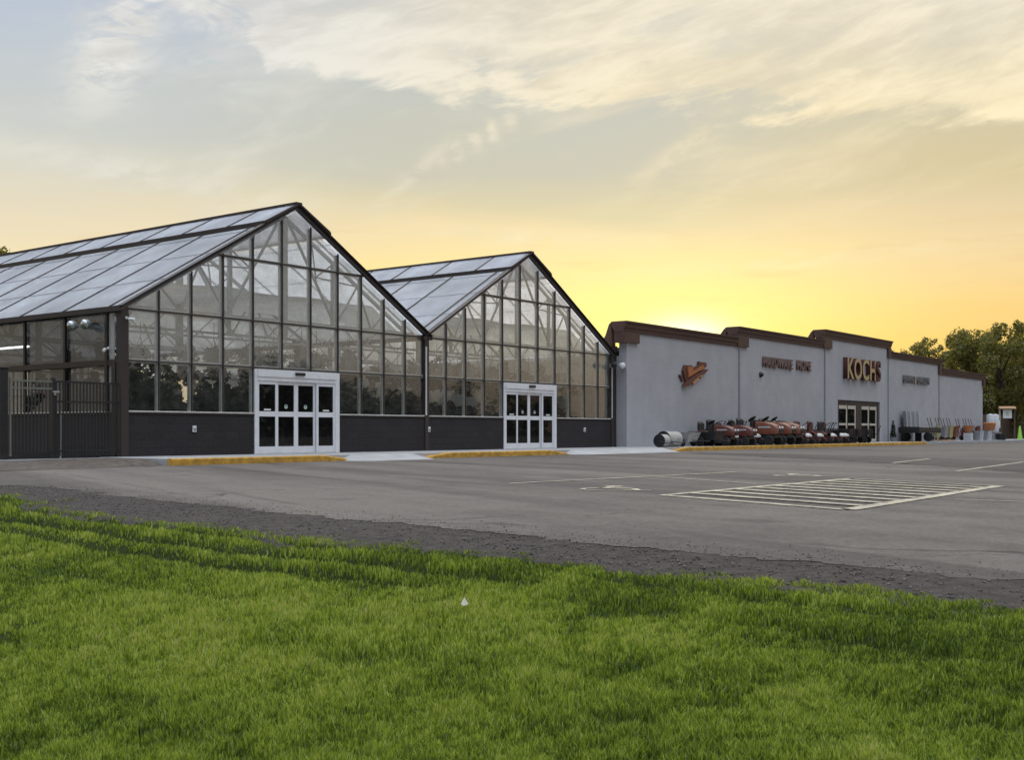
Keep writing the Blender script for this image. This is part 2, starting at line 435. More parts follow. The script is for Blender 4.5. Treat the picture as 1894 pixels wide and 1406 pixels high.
# ------------------------------------------------------------------ mesh helper
class MB:
    def __init__(self):
        self.v = []; self.f = []; self.mi = []; self.mats = []
    def _m(self, m):
        if m not in self.mats:
            self.mats.append(m)
        return self.mats.index(m)
    def add(self, vs, fs, m):
        b = len(self.v)
        i = self._m(m)
        self.v += [tuple(p) for p in vs]
        for f in fs:
            self.f.append(tuple(b + q for q in f)); self.mi.append(i)
        return self
    def box(self, a, b, m):
        x0, y0, z0 = (min(p, q) for p, q in zip(a, b)); x1, y1, z1 = (max(p, q) for p, q in zip(a, b))
        return self.add([(x0, y0, z0), (x1, y0, z0), (x1, y1, z0), (x0, y1, z0), (x0, y0, z1), (x1, y0, z1), (x1, y1, z1), (x0, y1, z1)],
                        [(3, 2, 1, 0), (4, 5, 6, 7), (0, 1, 5, 4), (1, 2, 6, 5), (2, 3, 7, 6), (3, 0, 4, 7)], m)
    def bar(self, p, q, w, h, m, up=(0, 0, 1)):
        p = Vector(p); q = Vector(q); d = (q - p).normalized(); up = Vector(up)
        if abs(d.dot(up)) > .97:
            up = Vector((0, 1, 0))
        s = d.cross(up).normalized(); u = s.cross(d).normalized()
        s *= w / 2; u *= h / 2
        return self.add([p - s - u, p + s - u, p + s + u, p - s + u, q - s - u, q + s - u, q + s + u, q - s + u],
                        [(0, 1, 2, 3), (7, 6, 5, 4), (4, 5, 1, 0), (5, 6, 2, 1), (6, 7, 3, 2), (7, 4, 0, 3)], m)
    def tube(self, pts, r, m, n=8):
        pts = [Vector(p) for p in pts]
        rs = r if isinstance(r, (list, tuple)) else [r] * len(pts)
        vs = []; fs = []
        ref = Vector((.31, .53, .79))
        for i, p in enumerate(pts):
            d = (pts[min(i + 1, len(pts) - 1)] - pts[max(i - 1, 0)]).normalized()
            s = d.cross(ref).normalized(); u = s.cross(d)
            for j in range(n):
                a = 2 * math.pi * j / n
                vs.append(p + (s * math.cos(a) + u * math.sin(a)) * rs[i])
        for i in range(len(pts) - 1):
            for j in range(n):
                fs.append((i * n + j, i * n + (j + 1) % n, (i + 1) * n + (j + 1) % n, (i + 1) * n + j))
        fs.append(tuple(range(n - 1, -1, -1))); fs.append(tuple((len(pts) - 1) * n + j for j in range(n)))
        return self.add(vs, fs, m)
    def lathe(self, prof, o, ax, m, n=20):
        """profile of (radius, distance along the axis) turned about an axis through o"""
        o = Vector(o); ax = Vector(ax).normalized()
        ref = Vector((0, 0, 1)) if abs(ax.z) < .9 else Vector((1, 0, 0))
        s = ax.cross(ref).normalized(); u = ax.cross(s).normalized()
        vs = []; fs = []
        for r, d in prof:
            for j in range(n):
                a = 2 * math.pi * j / n
                vs.append(o + ax * d + (s * math.cos(a) + u * math.sin(a)) * max(r, 1e-4))
        for i in range(len(prof) - 1):
            for j in range(n):
                fs.append((i * n + j, i * n + (j + 1) % n, (i + 1) * n + (j + 1) % n, (i + 1) * n + j))
        fs.append(tuple(range(n - 1, -1, -1))); fs.append(tuple((len(prof) - 1) * n + j for j in range(n)))
        return self.add(vs, fs, m)
    def prism(self, poly, vec, m):
        n = len(poly); vec = Vector(vec)
        a = [Vector(p) for p in poly]; b = [p + vec for p in a]
        fs = [tuple(range(n - 1, -1, -1)), tuple(range(n, 2 * n))]
        for i in range(n):
            fs.append((i, (i + 1) % n, n + (i + 1) % n, n + i))
        return self.add(a + b, fs, m)
    def quad(self, pts, m):
        return self.add(pts, [tuple(range(len(pts)))], m)
    def build(self, name, parent=None, smooth=False, bevel=0.0, loc=None, label=None, fix=True):
        me = bpy.data.meshes.new(name)
        me.from_pydata(self.v, [], self.f)
        for m in self.mats:
            me.materials.append(m)
        me.polygons.foreach_set('material_index', self.mi)
        if fix:
            bm = bmesh.new(); bm.from_mesh(me)
            bmesh.ops.recalc_face_normals(bm, faces=bm.faces)
            bm.to_mesh(me); bm.free()
        if smooth:
            me.polygons.foreach_set('use_smooth', [True] * len(me.polygons))
            me.set_sharp_from_angle(angle=rad(38))
        me.update()
        o = bpy.data.objects.new(name, me)
        COL.objects.link(o)
        if parent is not None:
            o.parent = parent
        if loc:
            o.location = loc
        if bevel:
            bv = o.modifiers.new('bevel', 'BEVEL'); bv.width = bevel; bv.segments = 2; bv.limit_method = 'ANGLE'
        if label:
            o['label'] = label
        return o

def big_mesh(name, V, F, mat_, parent=None, attr=None, smooth=False):
    """V: n x 3 array, F: m x k array of equal-sized faces"""
    me = bpy.data.meshes.new(name)
    V = np.asarray(V, np.float32); F = np.asarray(F, np.int32)
    kk = F.shape[1]
    me.vertices.add(len(V)); me.vertices.foreach_set('co', V.ravel())
    me.loops.add(F.size); me.loops.foreach_set('vertex_index', F.ravel())
    me.polygons.add(len(F)); me.polygons.foreach_set('loop_start', np.arange(0, F.size, kk, dtype=np.int32))
    if smooth:
        me.polygons.foreach_set('use_smooth', np.ones(len(F), bool))
    me.update(calc_edges=True)
    if attr is not None:
        a = me.attributes.new(attr[0], 'FLOAT', 'POINT'); a.data.foreach_set('value', np.asarray(attr[1], np.float32))
    me.materials.append(mat_)
    o = bpy.data.objects.new(name, me)
    COL.objects.link(o)
    if parent is not None:
        o.parent = parent
    return o

def tag(o, label=None, cat=None, group=None, kind=None):
    if label: o['label'] = label
    if cat: o['category'] = cat
    if group: o['group'] = group
    if kind: o['kind'] = kind
    return o
def thing(name, label, cat, loc=(0, 0, 0), rz=0.0, group=None):
    o = bpy.data.objects.new(name, None)
    o.empty_display_size = .2
    COL.objects.link(o)
    o.location = loc; o.rotation_euler = (0, 0, rz)
    return tag(o, label, cat, group)
def copy_tree(o, parent=None):
    c = o.copy(); COL.objects.link(c)
    if parent is not None:
        c.parent = parent
    for ch in list(o.children):
        copy_tree(ch, c)
    return c
def place(o, label, loc, rz=0.0, sc=None, group=None):
    c = copy_tree(o)
    c.location = loc; c.rotation_euler = (0, 0, rz)
    if sc: c.scale = (sc, sc, sc) if not isinstance(sc, tuple) else sc
    c['label'] = label
    if group: c['group'] = group
    return c

def vnoise(x, y, seed=0):
    """smooth value noise on arrays"""
    r = np.random.RandomState(seed).rand(256, 256)
    xi = np.floor(x).astype(int); yi = np.floor(y).astype(int)
    fx = x - xi; fy = y - yi
    fx = fx * fx * (3 - 2 * fx); fy = fy * fy * (3 - 2 * fy)
    g = lambda a, b: r[a % 256, b % 256]
    return (g(xi, yi) * (1 - fx) + g(xi + 1, yi) * fx) * (1 - fy) + (g(xi, yi + 1) * (1 - fx) + g(xi + 1, yi + 1) * fx) * fy

# ------------------------------------------------------------------ ground
EY = np.array([-60, -40, -32, -25, -23.16, -22.7, -21.2, -19.93, -17.7, -14.6, -10.9, -9.76, -8.9, -8.2, -7.6, -7.0, 60.])
EX = np.array([-19, -15, -13, -11.75, -11.36, -11.21, -11.1, -10.87, -10.75, -10.33, -8.89, -8.44, -8.25, -9.2, -16, -40, -40.])
SY = np.array([-60, -40, -23, -18, -14, -9.8, 60.]); SX = np.array([-17, -14.4, -11.4, -10.8, -10.2, -8.5, -8.5])
def edge_x(y): return np.interp(y, EY, EX) + .20
RUTS = ((.16, -19.5, -13.0, 1.0), (.52, -21.0, -10.0, 1.0), (.84, -20.5, -11.0, .9), (.20, -23.5, -20.4, .35), (.66, -23.6, -22.0, .5), (1.5, -20.0, -14.0, .2))
def ruts(s, y):
    """wheel tracks pressed into the lawn along the lot edge"""
    o = 0
    wob = (vnoise(y * .5, y * 0 + 3, 19) - .5) * .16 + (vnoise(y * 1.9, y * 0 + 5, 18) - .5) * .05
    for s0, ya, yb, a in RUTS:
        o = o + a * np.exp(-((s - s0 - wob) / .07) ** 2) * np.clip((y - ya) / .9, 0, 1) * np.clip((yb - y) / .9, 0, 1)
    return np.minimum(o, 1)
def ground_z(x, y):
    s = np.maximum(0, np.interp(y, SY, SX) - x - .15)
    fade = np.clip((-5.5 - y) / 4.0, 0, 1)
    d = .165 * s * s / (s + .5)
    d = 1.15 * (1 - np.exp(-d / 1.15))
    z = -.166 - d * fade
    z = z - .085 * ruts(np.interp(y, SY, SX) - x, y)
    # low ridges left by the mower, roughly along the lot edge
    along = y * .9 + x * .2
    z = z + np.where(s > .2, (vnoise(s * 1.6 + along * .12, along * .28, 3) - .5) * .05 * fade * np.clip(s, 0, 1), 0)
    return z

M_ground = bpy.data.materials.new('lawn_soil')
M_ground.use_nodes = True
def _ground_mat():
    nt = M_ground.node_tree; k = NT(nt); b = nt.nodes['Principled BSDF']
    tc = k.new('ShaderNodeTexCoord')
    n = k.noise(tc.outputs['Object'], 1.2, 8.0, .65); n2 = k.noise(tc.outputs['Object'], 25.0, 5.0, .6)
    c = k.mix(k.step(n, .35, .65), (.022, .034, .009), (.036, .050, .014))
    c = k.mix(k.step(n2, .5, .75), c, (.030, .026, .014))
    b.inputs['Specular IOR Level'].default_value = .1
    k.put(b.inputs['Base Color'], c); b.inputs['Roughness'].default_value = .95
    bn = k.new('ShaderNodeBump'); bn.inputs['Strength'].default_value = .8; bn.inputs['Distance'].default_value = .03
    k.put(bn.inputs['Height'], n2); nt.links.new(bn.outputs[0], b.inputs['Normal'])
_ground_mat()
def build_ground():
    xs = np.concatenate([[-900, -300, -120, -60, -40, -30, -26, -23, -21], np.arange(-20, -7, .05), [-4, 0, 20, 60, 150, 400, 900]])
    ys = np.concatenate([[-900, -300, -120, -70, -50, -40, -34], np.arange(-29, -4, .10), [0, 10, 40, 100, 250, 900]])
    X, Y = np.meshgrid(xs, ys)
    Z = ground_z(X, Y)
    V = np.stack([X.ravel(), Y.ravel(), Z.ravel()], 1)
    nx, ny = len(xs), len(ys)
    i = (np.arange(ny - 1)[:, None] * nx + np.arange(nx - 1)[None, :]).ravel()
    F = np.stack([i, i + 1, i + nx + 1, i + nx], 1)
    tag(big_mesh('ground', V, F, M_ground, smooth=True), kind='structure')
build_ground()

ASPH = [(-10.6, -40), (-10.35, -30), (-10.2, -25), (-10.17, -22.88), (-10.1, -21.71), (-9.9, -21.2), (-9.96, -20.42), (-9.66, -18.96), (-8.95, -15.29), (-8.45, -12.23), (-8.0, -10.79), (-7.7, -9.4), (-8.0, -8.2), (-9.2, -7.4), (-12, -6.9), (-24, -6.6)]
def smooth_line(pts, seed=1, step=.18, amp=.10):
    P = np.array(pts, float)
    d = np.concatenate([[0], np.cumsum(np.linalg.norm(np.diff(P, axis=0), axis=1))])
    t = np.arange(0, d[-1], step)
    x = np.interp(t, d, P[:, 0]); y = np.interp(t, d, P[:, 1])
    kn = max(3, int(.9 / step) | 1); ker = np.ones(kn) / kn
    xs = np.convolve(np.pad(x, kn // 2, 'edge'), ker, 'valid'); ys = np.convolve(np.pad(y, kn // 2, 'edge'), ker, 'valid')
    n = (vnoise(t * .6, t * 0, seed) - .5) + .8 * (vnoise(t * 2.3, t * 0 + 9, seed) - .5) + .8 * (vnoise(t * 7.1, t * 0 + 4, seed) - .5) + .6 * (vnoise(t * 19., t * 0 + 6, seed) - .5)
    dx = np.gradient(xs); dy = np.gradient(ys); L = np.hypot(dx, dy) + 1e-6
    return list(zip(xs + -dy / L * n * amp, ys + dx / L * n * amp))

def asphalt_mat(name, dark, light, streak=True, gravel=0.0, sdir=(.39, .92)):
    mt = bpy.data.materials.new(name)
    mt.use_nodes = True
    nt = mt.node_tree; k = NT(nt); b = nt.nodes['Principled BSDF']
    tc = k.new('ShaderNodeTexCoord')
    sp = k.new('ShaderNodeSeparateXYZ'); nt.links.new(tc.outputs['Object'], sp.inputs[0])
    x, y, _ = sp.outputs
    al = k.m('ADD', k.m('MULTIPLY', x, sdir[0]), k.m('MULTIPLY', y, sdir[1]))
    ac = k.m('SUBTRACT', k.m('MULTIPLY', x, sdir[1]), k.m('MULTIPLY', y, sdir[0]))
    big = k.noise(tc.outputs['Object'], .16, 6.0, .6)
    # worn wheel tracks run along the drive lane
    tr = k.noise(k.xyz(k.m('MULTIPLY', al, .05), k.m('MULTIPLY', ac, .55), 2.0), 1.0, 6.0, .6, .3)
    med = k.noise(tc.outputs['Object'], 2.2, 6.0, .6)
    fin = k.noise(tc.outputs['Object'], 55.0, 4.0, .75)
    grit = k.noise(tc.outputs['Object'], 170.0, 3.0, .7)
    f = k.m('ADD', k.m('MULTIPLY', big, .35), k.m('MULTIPLY', tr, .65 if streak else .2))
    f = k.step(k.m('ADD', f, k.m('MULTIPLY', k.m('SUBTRACT', med, .5), .22)), .36 if streak else .2, .64)
    c = k.mix(f, tuple(dark), tuple(light))
    # narrow dark seams and drips
    seam = k.noise(k.xyz(k.m('MULTIPLY', al, .09), k.m('MULTIPLY', ac, 1.5), 5.0), 1.0, 4.0, .5, .4)
    if streak:
        c = k.mix(k.m('MULTIPLY', k.step(seam, .58, .68), .55), c, tuple(d * .62 for d in dark))
    c = k.mix(1.0, c, k.m('MULTIPLY', k.step(fin, .25, .75, .80, 1.2), k.step(grit, .25, .75, .78, 1.24)), 'MULTIPLY')
    if gravel:
        vo = k.new('ShaderNodeTexVoronoi'); vo.inputs['Scale'].default_value = 30.0
        nt.links.new(tc.outputs['Object'], vo.inputs['Vector'])
        c = k.mix(k.m('MULTIPLY', k.step(vo.outputs['Distance'], .22, .08), k.m('MULTIPLY', k.step(vo.outputs['Color'], .35, .8), gravel)), c, (.17, .155, .14))
    if streak:
        ed = k.new('ShaderNodeTexVoronoi', feature='DISTANCE_TO_EDGE'); ed.inputs['Scale'].default_value = .22
        wn = k.new('ShaderNodeTexNoise'); wn.inputs['Scale'].default_value = .9; wn.inputs['Detail'].default_value = 6.0
        nt.links.new(tc.outputs['Object'], wn.inputs['Vector'])
        wv = k.new('ShaderNodeVectorMath', operation='MULTIPLY_ADD'); nt.links.new(wn.outputs['Color'], wv.inputs[0]); wv.inputs[1].default_value = (1.6, 1.6, 0); nt.links.new(tc.outputs['Object'], wv.inputs[2])
        nt.links.new(wv.outputs[0], ed.inputs['Vector'])
        crack = k.m('MULTIPLY', k.step(ed.outputs['Distance'], .006, .001), k.step(big, .42, .58))
        c = k.mix(k.m('MULTIPLY', crack, .7), c, (.03, .028, .027))
        sp2 = k.new('ShaderNodeTexVoronoi'); sp2.inputs['Scale'].default_value = .55; nt.links.new(tc.outputs['Object'], sp2.inputs['Vector'])
        oil = k.m('MULTIPLY', k.step(k.m('ADD', sp2.outputs['Distance'], k.m('MULTIPLY', med, .2)), .30, .16), k.step(sp2.outputs['Color'], .55, .7))
        c = k.mix(k.m('MULTIPLY', oil, .55), c, (.06, .054, .052))
        gr2 = k.noise(tc.outputs['Object'], 14.0, 7.0, .75)
        c = k.mix(1.0, c, k.step(gr2, .28, .72, .80, 1.2), 'MULTIPLY')
    if gravel:
        g2 = k.noise(tc.outputs['Object'], 7.0, 7.0, .7)
        c = k.mix(1.0, c, k.step(g2, .3, .7, .62, 1.45), 'MULTIPLY')
    k.put(b.inputs['Base Color'], c)
    b.inputs['Roughness'].default_value = .9
    b.inputs['Specular IOR Level'].default_value = .25
    bn = k.new('ShaderNodeBump'); bn.inputs['Strength'].default_value = .6; bn.inputs['Distance'].default_value = .012
    k.put(bn.inputs['Height'], k.m('ADD', fin, k.m('MULTIPLY', grit, .6)))
    nt.links.new(bn.outputs[0], b.inputs['Normal'])
    return mt
M_asphalt = asphalt_mat('worn_asphalt', (.098, .085, .080), (.178, .156, .141))
M_shoulder = asphalt_mat('dark_gravel', (.050, .042, .040), (.098, .084, .077), False, .5)
M_dirt = asphalt_mat('dirt_strip_gravel', (.10, .082, .070), (.17, .145, .125), False, .7)

def sheet(name, pts, z, m):
    me = bpy.data.meshes.new(name)
    bm = bmesh.new()
    vs = [bm.verts.new((p[0], p[1], z)) for p in pts]
    f = bm.faces.new(vs)
    bmesh.ops.triangulate(bm, faces=[f])
    bmesh.ops.recalc_face_normals(bm, faces=bm.faces)
    if sum(f.normal.z for f in bm.faces) < 0:
        bmesh.ops.reverse_faces(bm, faces=bm.faces)
    bm.to_mesh(me); bm.free()
    me.materials.append(m)
    o = bpy.data.objects.new(name, me); COL.objects.link(o)
    return tag(o, kind='structure')
asph_line = smooth_line(ASPH, 5, .04, .16)
lot_pts = asph_line + [(-24, -3.9), (-12, -3.6), (-4.88, -3.24), (-3.42, -3.08), (-1.5, -2.75), (-.7, -2.72), (14, -2.74), (86, -2.74), (86, -1.0), (130, -1.0), (130, -200), (-10.6, -200)]
sheet('parking_lot', lot_pts, -.150, M_asphalt)
# dark loose shoulder between the asphalt and the lawn
gy = np.arange(-39.5, -8.4, .14)
def build_shoulder():
    xin = np.interp(gy, [p[1] for p in ASPH[:12]], [p[0] for p in ASPH[:12]]) + .40
    xout = edge_x(gy) - .25 - .4 * (vnoise(gy * 1.3, gy * 0 + 2, 8))
    nk = 16
    t = np.linspace(0, 1, nk)[None, :]
    X = xout[:, None] * (1 - t) + xin[:, None] * t
    Y = np.repeat(gy[:, None], nk, 1)
    Z = ground_z(X, Y) + .010 + .006 * vnoise(X * 3, Y * 3, 14)
    Z[:, -1] -= .02; Z[:, 0] -= .06
    n = len(gy)
    i = (np.arange(n - 1)[:, None] * nk + np.arange(nk - 1)[None, :]).ravel()
    F = np.stack([i, i + 1, i + nk + 1, i + nk], 1)
    tag(big_mesh('shoulder', np.stack([X.ravel(), Y.ravel(), Z.ravel()], 1), F, M_shoulder, smooth=True), kind='structure')
build_shoulder()
def build_dirt():
    xs = np.arange(-24, -.70, .2)
    y0 = np.interp(xs, [-24, -12, -4.88, -3.42, -1.5, -.7], [-3.9, -3.6, -3.26, -3.1, -2.8, -2.75]) + .25 * (vnoise(xs * 1.3, xs * 0, 6) - .5) + .15 * (vnoise(xs * 4, xs * 0, 7) - .5)
    t = np.linspace(0, 1, 12)[None, :]
    X = np.repeat(xs[:, None], 12, 1); Y = y0[:, None] * (1 - t) + (-.37) * t
    Z = -.146 + .105 * np.clip(t * 1.3, 0, 1) ** 1.2 + .012 * (vnoise(X * 2, Y * 2, 9) - .5) * (t > 0)
    Z = np.minimum(Z + .11 * np.clip((X + 2.6) / 1.6, 0, 1) * np.clip(t * 5, 0, 1), -.012)
    n = len(xs)
    i = (np.arange(n - 1)[:, None] * 12 + np.arange(11)[None, :]).ravel()
    F = np.stack([i, i + 12, i + 13, i + 1], 1)
    tag(big_mesh('dirt_strip', np.stack([X.ravel(), Y.ravel(), Z.ravel()], 1), F, M_dirt, smooth=True), kind='structure')
build_dirt()

M_darker = asphalt_mat('darker_asphalt', (.066, .057, .055), (.115, .100, .092))
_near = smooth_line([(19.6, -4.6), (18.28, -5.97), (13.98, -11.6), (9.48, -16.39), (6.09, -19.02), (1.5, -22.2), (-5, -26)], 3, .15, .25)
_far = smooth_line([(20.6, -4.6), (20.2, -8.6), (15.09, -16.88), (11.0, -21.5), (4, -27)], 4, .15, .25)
sheet('dark_lot_band', _near + _far[::-1], -.1462, M_darker)  # a darker-toned band laid over the lot surface
# pavement slab with ramps, kerbs
pv = MB()
pv.box((-.7, -2.70, -.4), (86, -.0655, 0), M_conc)
pv.box((-9, -.36, -.4), (-.7, .0, -.012), M_conc)
for x0, x1 in ((5.0, 7.4), (15.2, 21.2)):      # two ramps down to the lot
    pv.add([(x0 - .5, -2.70, -.155), (x1 + .5, -2.70, -.155), (x0, -2.70, -.004), (x1, -2.70, -.004), (x0, -3.5, -.149), (x1, -3.5, -.149)],
           [(2, 3, 5, 4), (0, 2, 4), (1, 5, 3), (0, 4, 5, 1), (0, 1, 3, 2)], M_conc)
tag(pv.build('pavement'), kind='structure')
def kerb(x0, x1, label, taper0, taper1):
    k_ = MB()
    t0, t1 = taper0, taper1
    def sec(x, h):
        return [(x, -2.86, -.2), (x, -2.86, -.15 + h - .025), (x, -2.84, -.15 + h), (x, -2.705, -.15 + h), (x, -2.705, -.2)]
    secs = [sec(x0, .02 if t0 else .158)]
    if t0: secs.append(sec(x0 + t0, .158))
    n = max(2, int((x1 - x0) / 1.5))
    for i in range(1, n):
        x = x0 + t0 + (x1 - x0 - t0 - t1) * i / n
        secs.append(sec(x, .158 + random.uniform(-.004, .004)))
    if t1: secs.append(sec(x1 - t1, .158))
    secs.append(sec(x1, .02 if t1 else .158))
    vs = [p for s in secs for p in s]
    fs = [tuple(range(4, -1, -1)), tuple(len(vs) - 5 + j for j in range(5))]
    for i in range(len(secs) - 1):
        for j in range(5):
            fs.append((i * 5 + j, i * 5 + (j + 1) % 5, i * 5 + 5 + (j + 1) % 5, i * 5 + 5 + j))
    k_.add(vs, fs, M_yellow)
    return tag(k_.build('painted_kerb'), label, 'kerb', 'yellow painted kerbs')
kerb(-.7, 5.0, 'yellow painted kerb in front of the large left greenhouse', 0, 1.1)
kerb(7.6, 15.0, 'yellow painted kerb in front of the smaller right greenhouse', 1.2, 1.2)
kerb(21.5, 52.0, 'long yellow painted kerb before the row of parked mowers', 1.5, .6)

# ------------------------------------------------------------------ painted markings
def line(mb, a, b, w=.10):
    a = Vector((a[0], a[1], 0)); b = Vector((b[0], b[1], 0))
    d = (b - a).normalized(); s = Vector((-d.y, d.x, 0)) * w / 2
    n = max(1, int((b - a).length / .5))
    for i in range(n):
        p = a + (b - a) * i / n; q = a + (b - a) * (i + 1) / n
        mb.quad([p - s, q - s, q + s, p + s], M_line)
c1, c2, c3, c4 = Vector((-4.46, -17.5)), Vector((-5.59, -20.19)), Vector((.36, -20.05)), Vector((1.59, -17.48))
def mark(name, mb, label, group=None, z=-.142):
    o = mb.build(name, fix=False)
    o.location.z = z
    return tag(o, label, 'road marking', group)
h_ = MB()
line(h_, c1, c4, .13); line(h_, c2, c3, .17); line(h_, c1, c2, .15); line(h_, c4, c3, .10)
hatch = mark('hatched_bay', h_, 'hatched access bay painted in cream stripes on the asphalt')
hs = MB()
for i in range(1, 10):
    f = i / 10.0
    a = c1.lerp(c4, f); b = c2.lerp(c3, f)
    line(hs, a + (b - a) * .03, b - (b - a) * .03, .16)
o_ = hs.build('stripe', hatch, fix=False); o_.location.z = .004
def stall(a, b, label, w=.10):
    m_ = MB(); line(m_, a, b, w)
    return mark('stall_line', m_, label, 'parking stall lines')
stall((-3.09, -14.17), (3.12, -14.68), 'long cream stall line left of the hatched bay')
stall((.38, -14.6), (-1.08, -17.1), 'thin faded line crossing behind the painted wheelchair symbol', .06)
stall((11.04, -14.88), (15.98, -14.22), 'far cream stall line before the grey trailer display')
stall((6.22, -17.79), (13.99, -17.14), 'far stall line at the right border of the lot')
stall((-3.2, -20.5), (-3.29, -22.6), 'faint worn line near the right foot of the hatched bay', .05)
def wheelchair(loc, rz, sc, label):
    m_ = MB()
    disc = [(.0 + .11 * math.cos(a), .72 + .11 * math.sin(a)) for a in np.linspace(0, 6.283, 13)[:-1]]
    m_.quad([(x, y, 0) for x, y in disc], M_line)
    for a, b in (((0, .6), (0, .25)), ((0, .25), (.34, .25)), ((.34, .25), (.46, -.12)), ((.46, -.12), (.6, -.08)), ((0, .45), (.28, .45))):
        line(m_, a, b, .085)
    ang = np.linspace(2.2, 6.1, 15)
    pts = [(.08 + .30 * math.cos(a), .08 + .30 * math.sin(a)) for a in ang]
    for p, q in zip(pts, pts[1:]):
        line(m_, p, q, .07)
    o = mark('wheelchair_symbol', m_, label, 'painted wheelchair symbols')
    o.location = (loc[0], loc[1], -.142); o.rotation_euler = (0, 0, rz); o.scale = (sc, sc, 1)
wheelchair((-3.75, -16.15), rad(-70), 1.15, 'cream wheelchair symbol on the asphalt nearest the lawn')
wheelchair((2.1, -16.2), rad(-70), 1.15, 'cream wheelchair symbol beyond the hatched bay')

# ------------------------------------------------------------------ lawn
M_blade = leaf_mat('grass_blade', (.12, .19, .022), (.38, .47, .085), .42, 'tone')
def _blade_ramp():
    nt = M_blade.node_tree; k = NT(nt)
    at = [n for n in nt.nodes if n.bl_idname == 'ShaderNodeAttribute'][0]
    mx = [n for n in nt.nodes if n.bl_idname == 'ShaderNodeMix' and n.inputs[0].is_linked][0]
    r = k.ramp(at.outputs['Fac'], [(0, (.065, .10, .015, 1)), (.35, (.185, .255, .030, 1)), (.7, (.37, .455, .066, 1)), (.93, (.48, .54, .12, 1)), (1.0, (.52, .48, .20, 1))])
    outs = [l.to_socket for l in mx.outputs[2].links]
    for o in outs:
        nt.links.new(r, o)
_blade_ramp()
def build_grass(N=760000):
    rs = np.random.RandomState(11)
    # depth so that blades are spread evenly over the picture
    d0, d1 = 2.9, 19.0
    uu = rs.rand(N)
    d = 1.0 / (1 / d0 - uu * (1 / d0 - 1 / d1))
    lat = (rs.rand(N) * 2 - 1) * (.50 * d + .5)
    F = np.array([math.cos(HEAD), math.sin(HEAD)]); R = np.array([math.sin(HEAD), -math.cos(HEAD)])
    x = cam.location.x + d * F[0] + lat * R[0]; y = cam.location.y + d * F[1] + lat * R[1]
    ex = edge_x(y)
    s = ex - x + (vnoise(x * 1.1, y * 1.1, 21) - .5) * .35 + (vnoise(x * 4, y * 4, 22) - .5) * .35 + (vnoise(x * 13, y * 13, 23) - .5) * .3
    ssl = np.interp(y, SY, SX) - x
    along = y * .9 + x * .2
    clump = vnoise(x * 5.0, y * 5.0, 31) * .6 + vnoise(x * 13, y * 13, 32) * .4
    band = vnoise(ssl * 1.6 + along * .12, along * .28, 3)
    band2 = vnoise(ssl * 4.2 + along * .2, along * .55, 5)
    rutm = np.maximum(ruts(ssl, y), np.clip((vnoise(x * 2.6 + 7, y * 1.9, 71) - .82) * 6, 0, .6))
    clump = clump * .6 + .4 * vnoise(x * 26, y * 26, 33)
    thin = np.clip(s / .5, .0, 1)
    keep = (s > 0) & (rs.rand(N) < np.clip(.35 + .65 * thin, 0, 1)) & (rs.rand(N) < 1 - .92 * rutm) & (rs.rand(N) < np.clip((clump - .10) * 2.2, .35, 1))
    x, y, d, s, clump, band, band2, rutm, thin = (a[keep] for a in (x, y, d, s, clump, band, band2, rutm, thin))
    n = len(x)
    z = ground_z(x, y)
    h = (.012 + .046 * np.clip(clump - .15, 0, 1) + .022 * (band2 - .5) + .010 * band) * (.7 + .6 * rs.rand(n)) * (.55 + .45 * thin) * (1 - .45 * rutm)
    w = (.0026 + .00085 * d) * (.7 + .6 * rs.rand(n))
    a = rs.rand(n) * 2 * np.pi
    lean = h * (.05 + .55 * rs.rand(n) ** 1.5); la = rs.rand(n) * 2 * np.pi
    dx, dy = np.cos(a) * w / 2, np.sin(a) * w / 2
    lx, ly = np.cos(la) * lean, np.sin(la) * lean
    P = np.zeros((n, 5, 3), np.float32)
    P[:, 0] = np.stack([x - dx, y - dy, z - .005], 1); P[:, 1] = np.stack([x + dx, y + dy, z - .005], 1)
    P[:, 2] = np.stack([x + dx * .8 + lx * .3, y + dy * .8 + ly * .3, z + h * .62], 1)
    P[:, 3] = np.stack([x - dx * .8 + lx * .3, y - dy * .8 + ly * .3, z + h * .62], 1)
    P[:, 4] = np.stack([x + lx, y + ly, z + h], 1)
    b = np.arange(n)[:, None] * 5
    T = np.concatenate([b + [0, 1, 2], b + [0, 2, 3], b + [3, 2, 4]], 0)
    patch = vnoise(x * .55, y * .55, 41) * .5 + vnoise(x * 2.1, y * 2.1, 42) * .5
    tone = np.clip(.06 + .72 * rs.rand(n) ** 1.2 + .6 * (patch - .5) + .26 * (band - .5) + .8 * (clump - .5) - .5 * rutm - .10 * (1 - thin), 0, 1)
    o = big_mesh('grass', P.reshape(-1, 3), T, M_blade, attr=('tone', np.repeat(tone, 5)))
    tag(o, 'short bright green mown lawn sloping down from the lot edge', 'grass', kind='stuff')
build_grass()
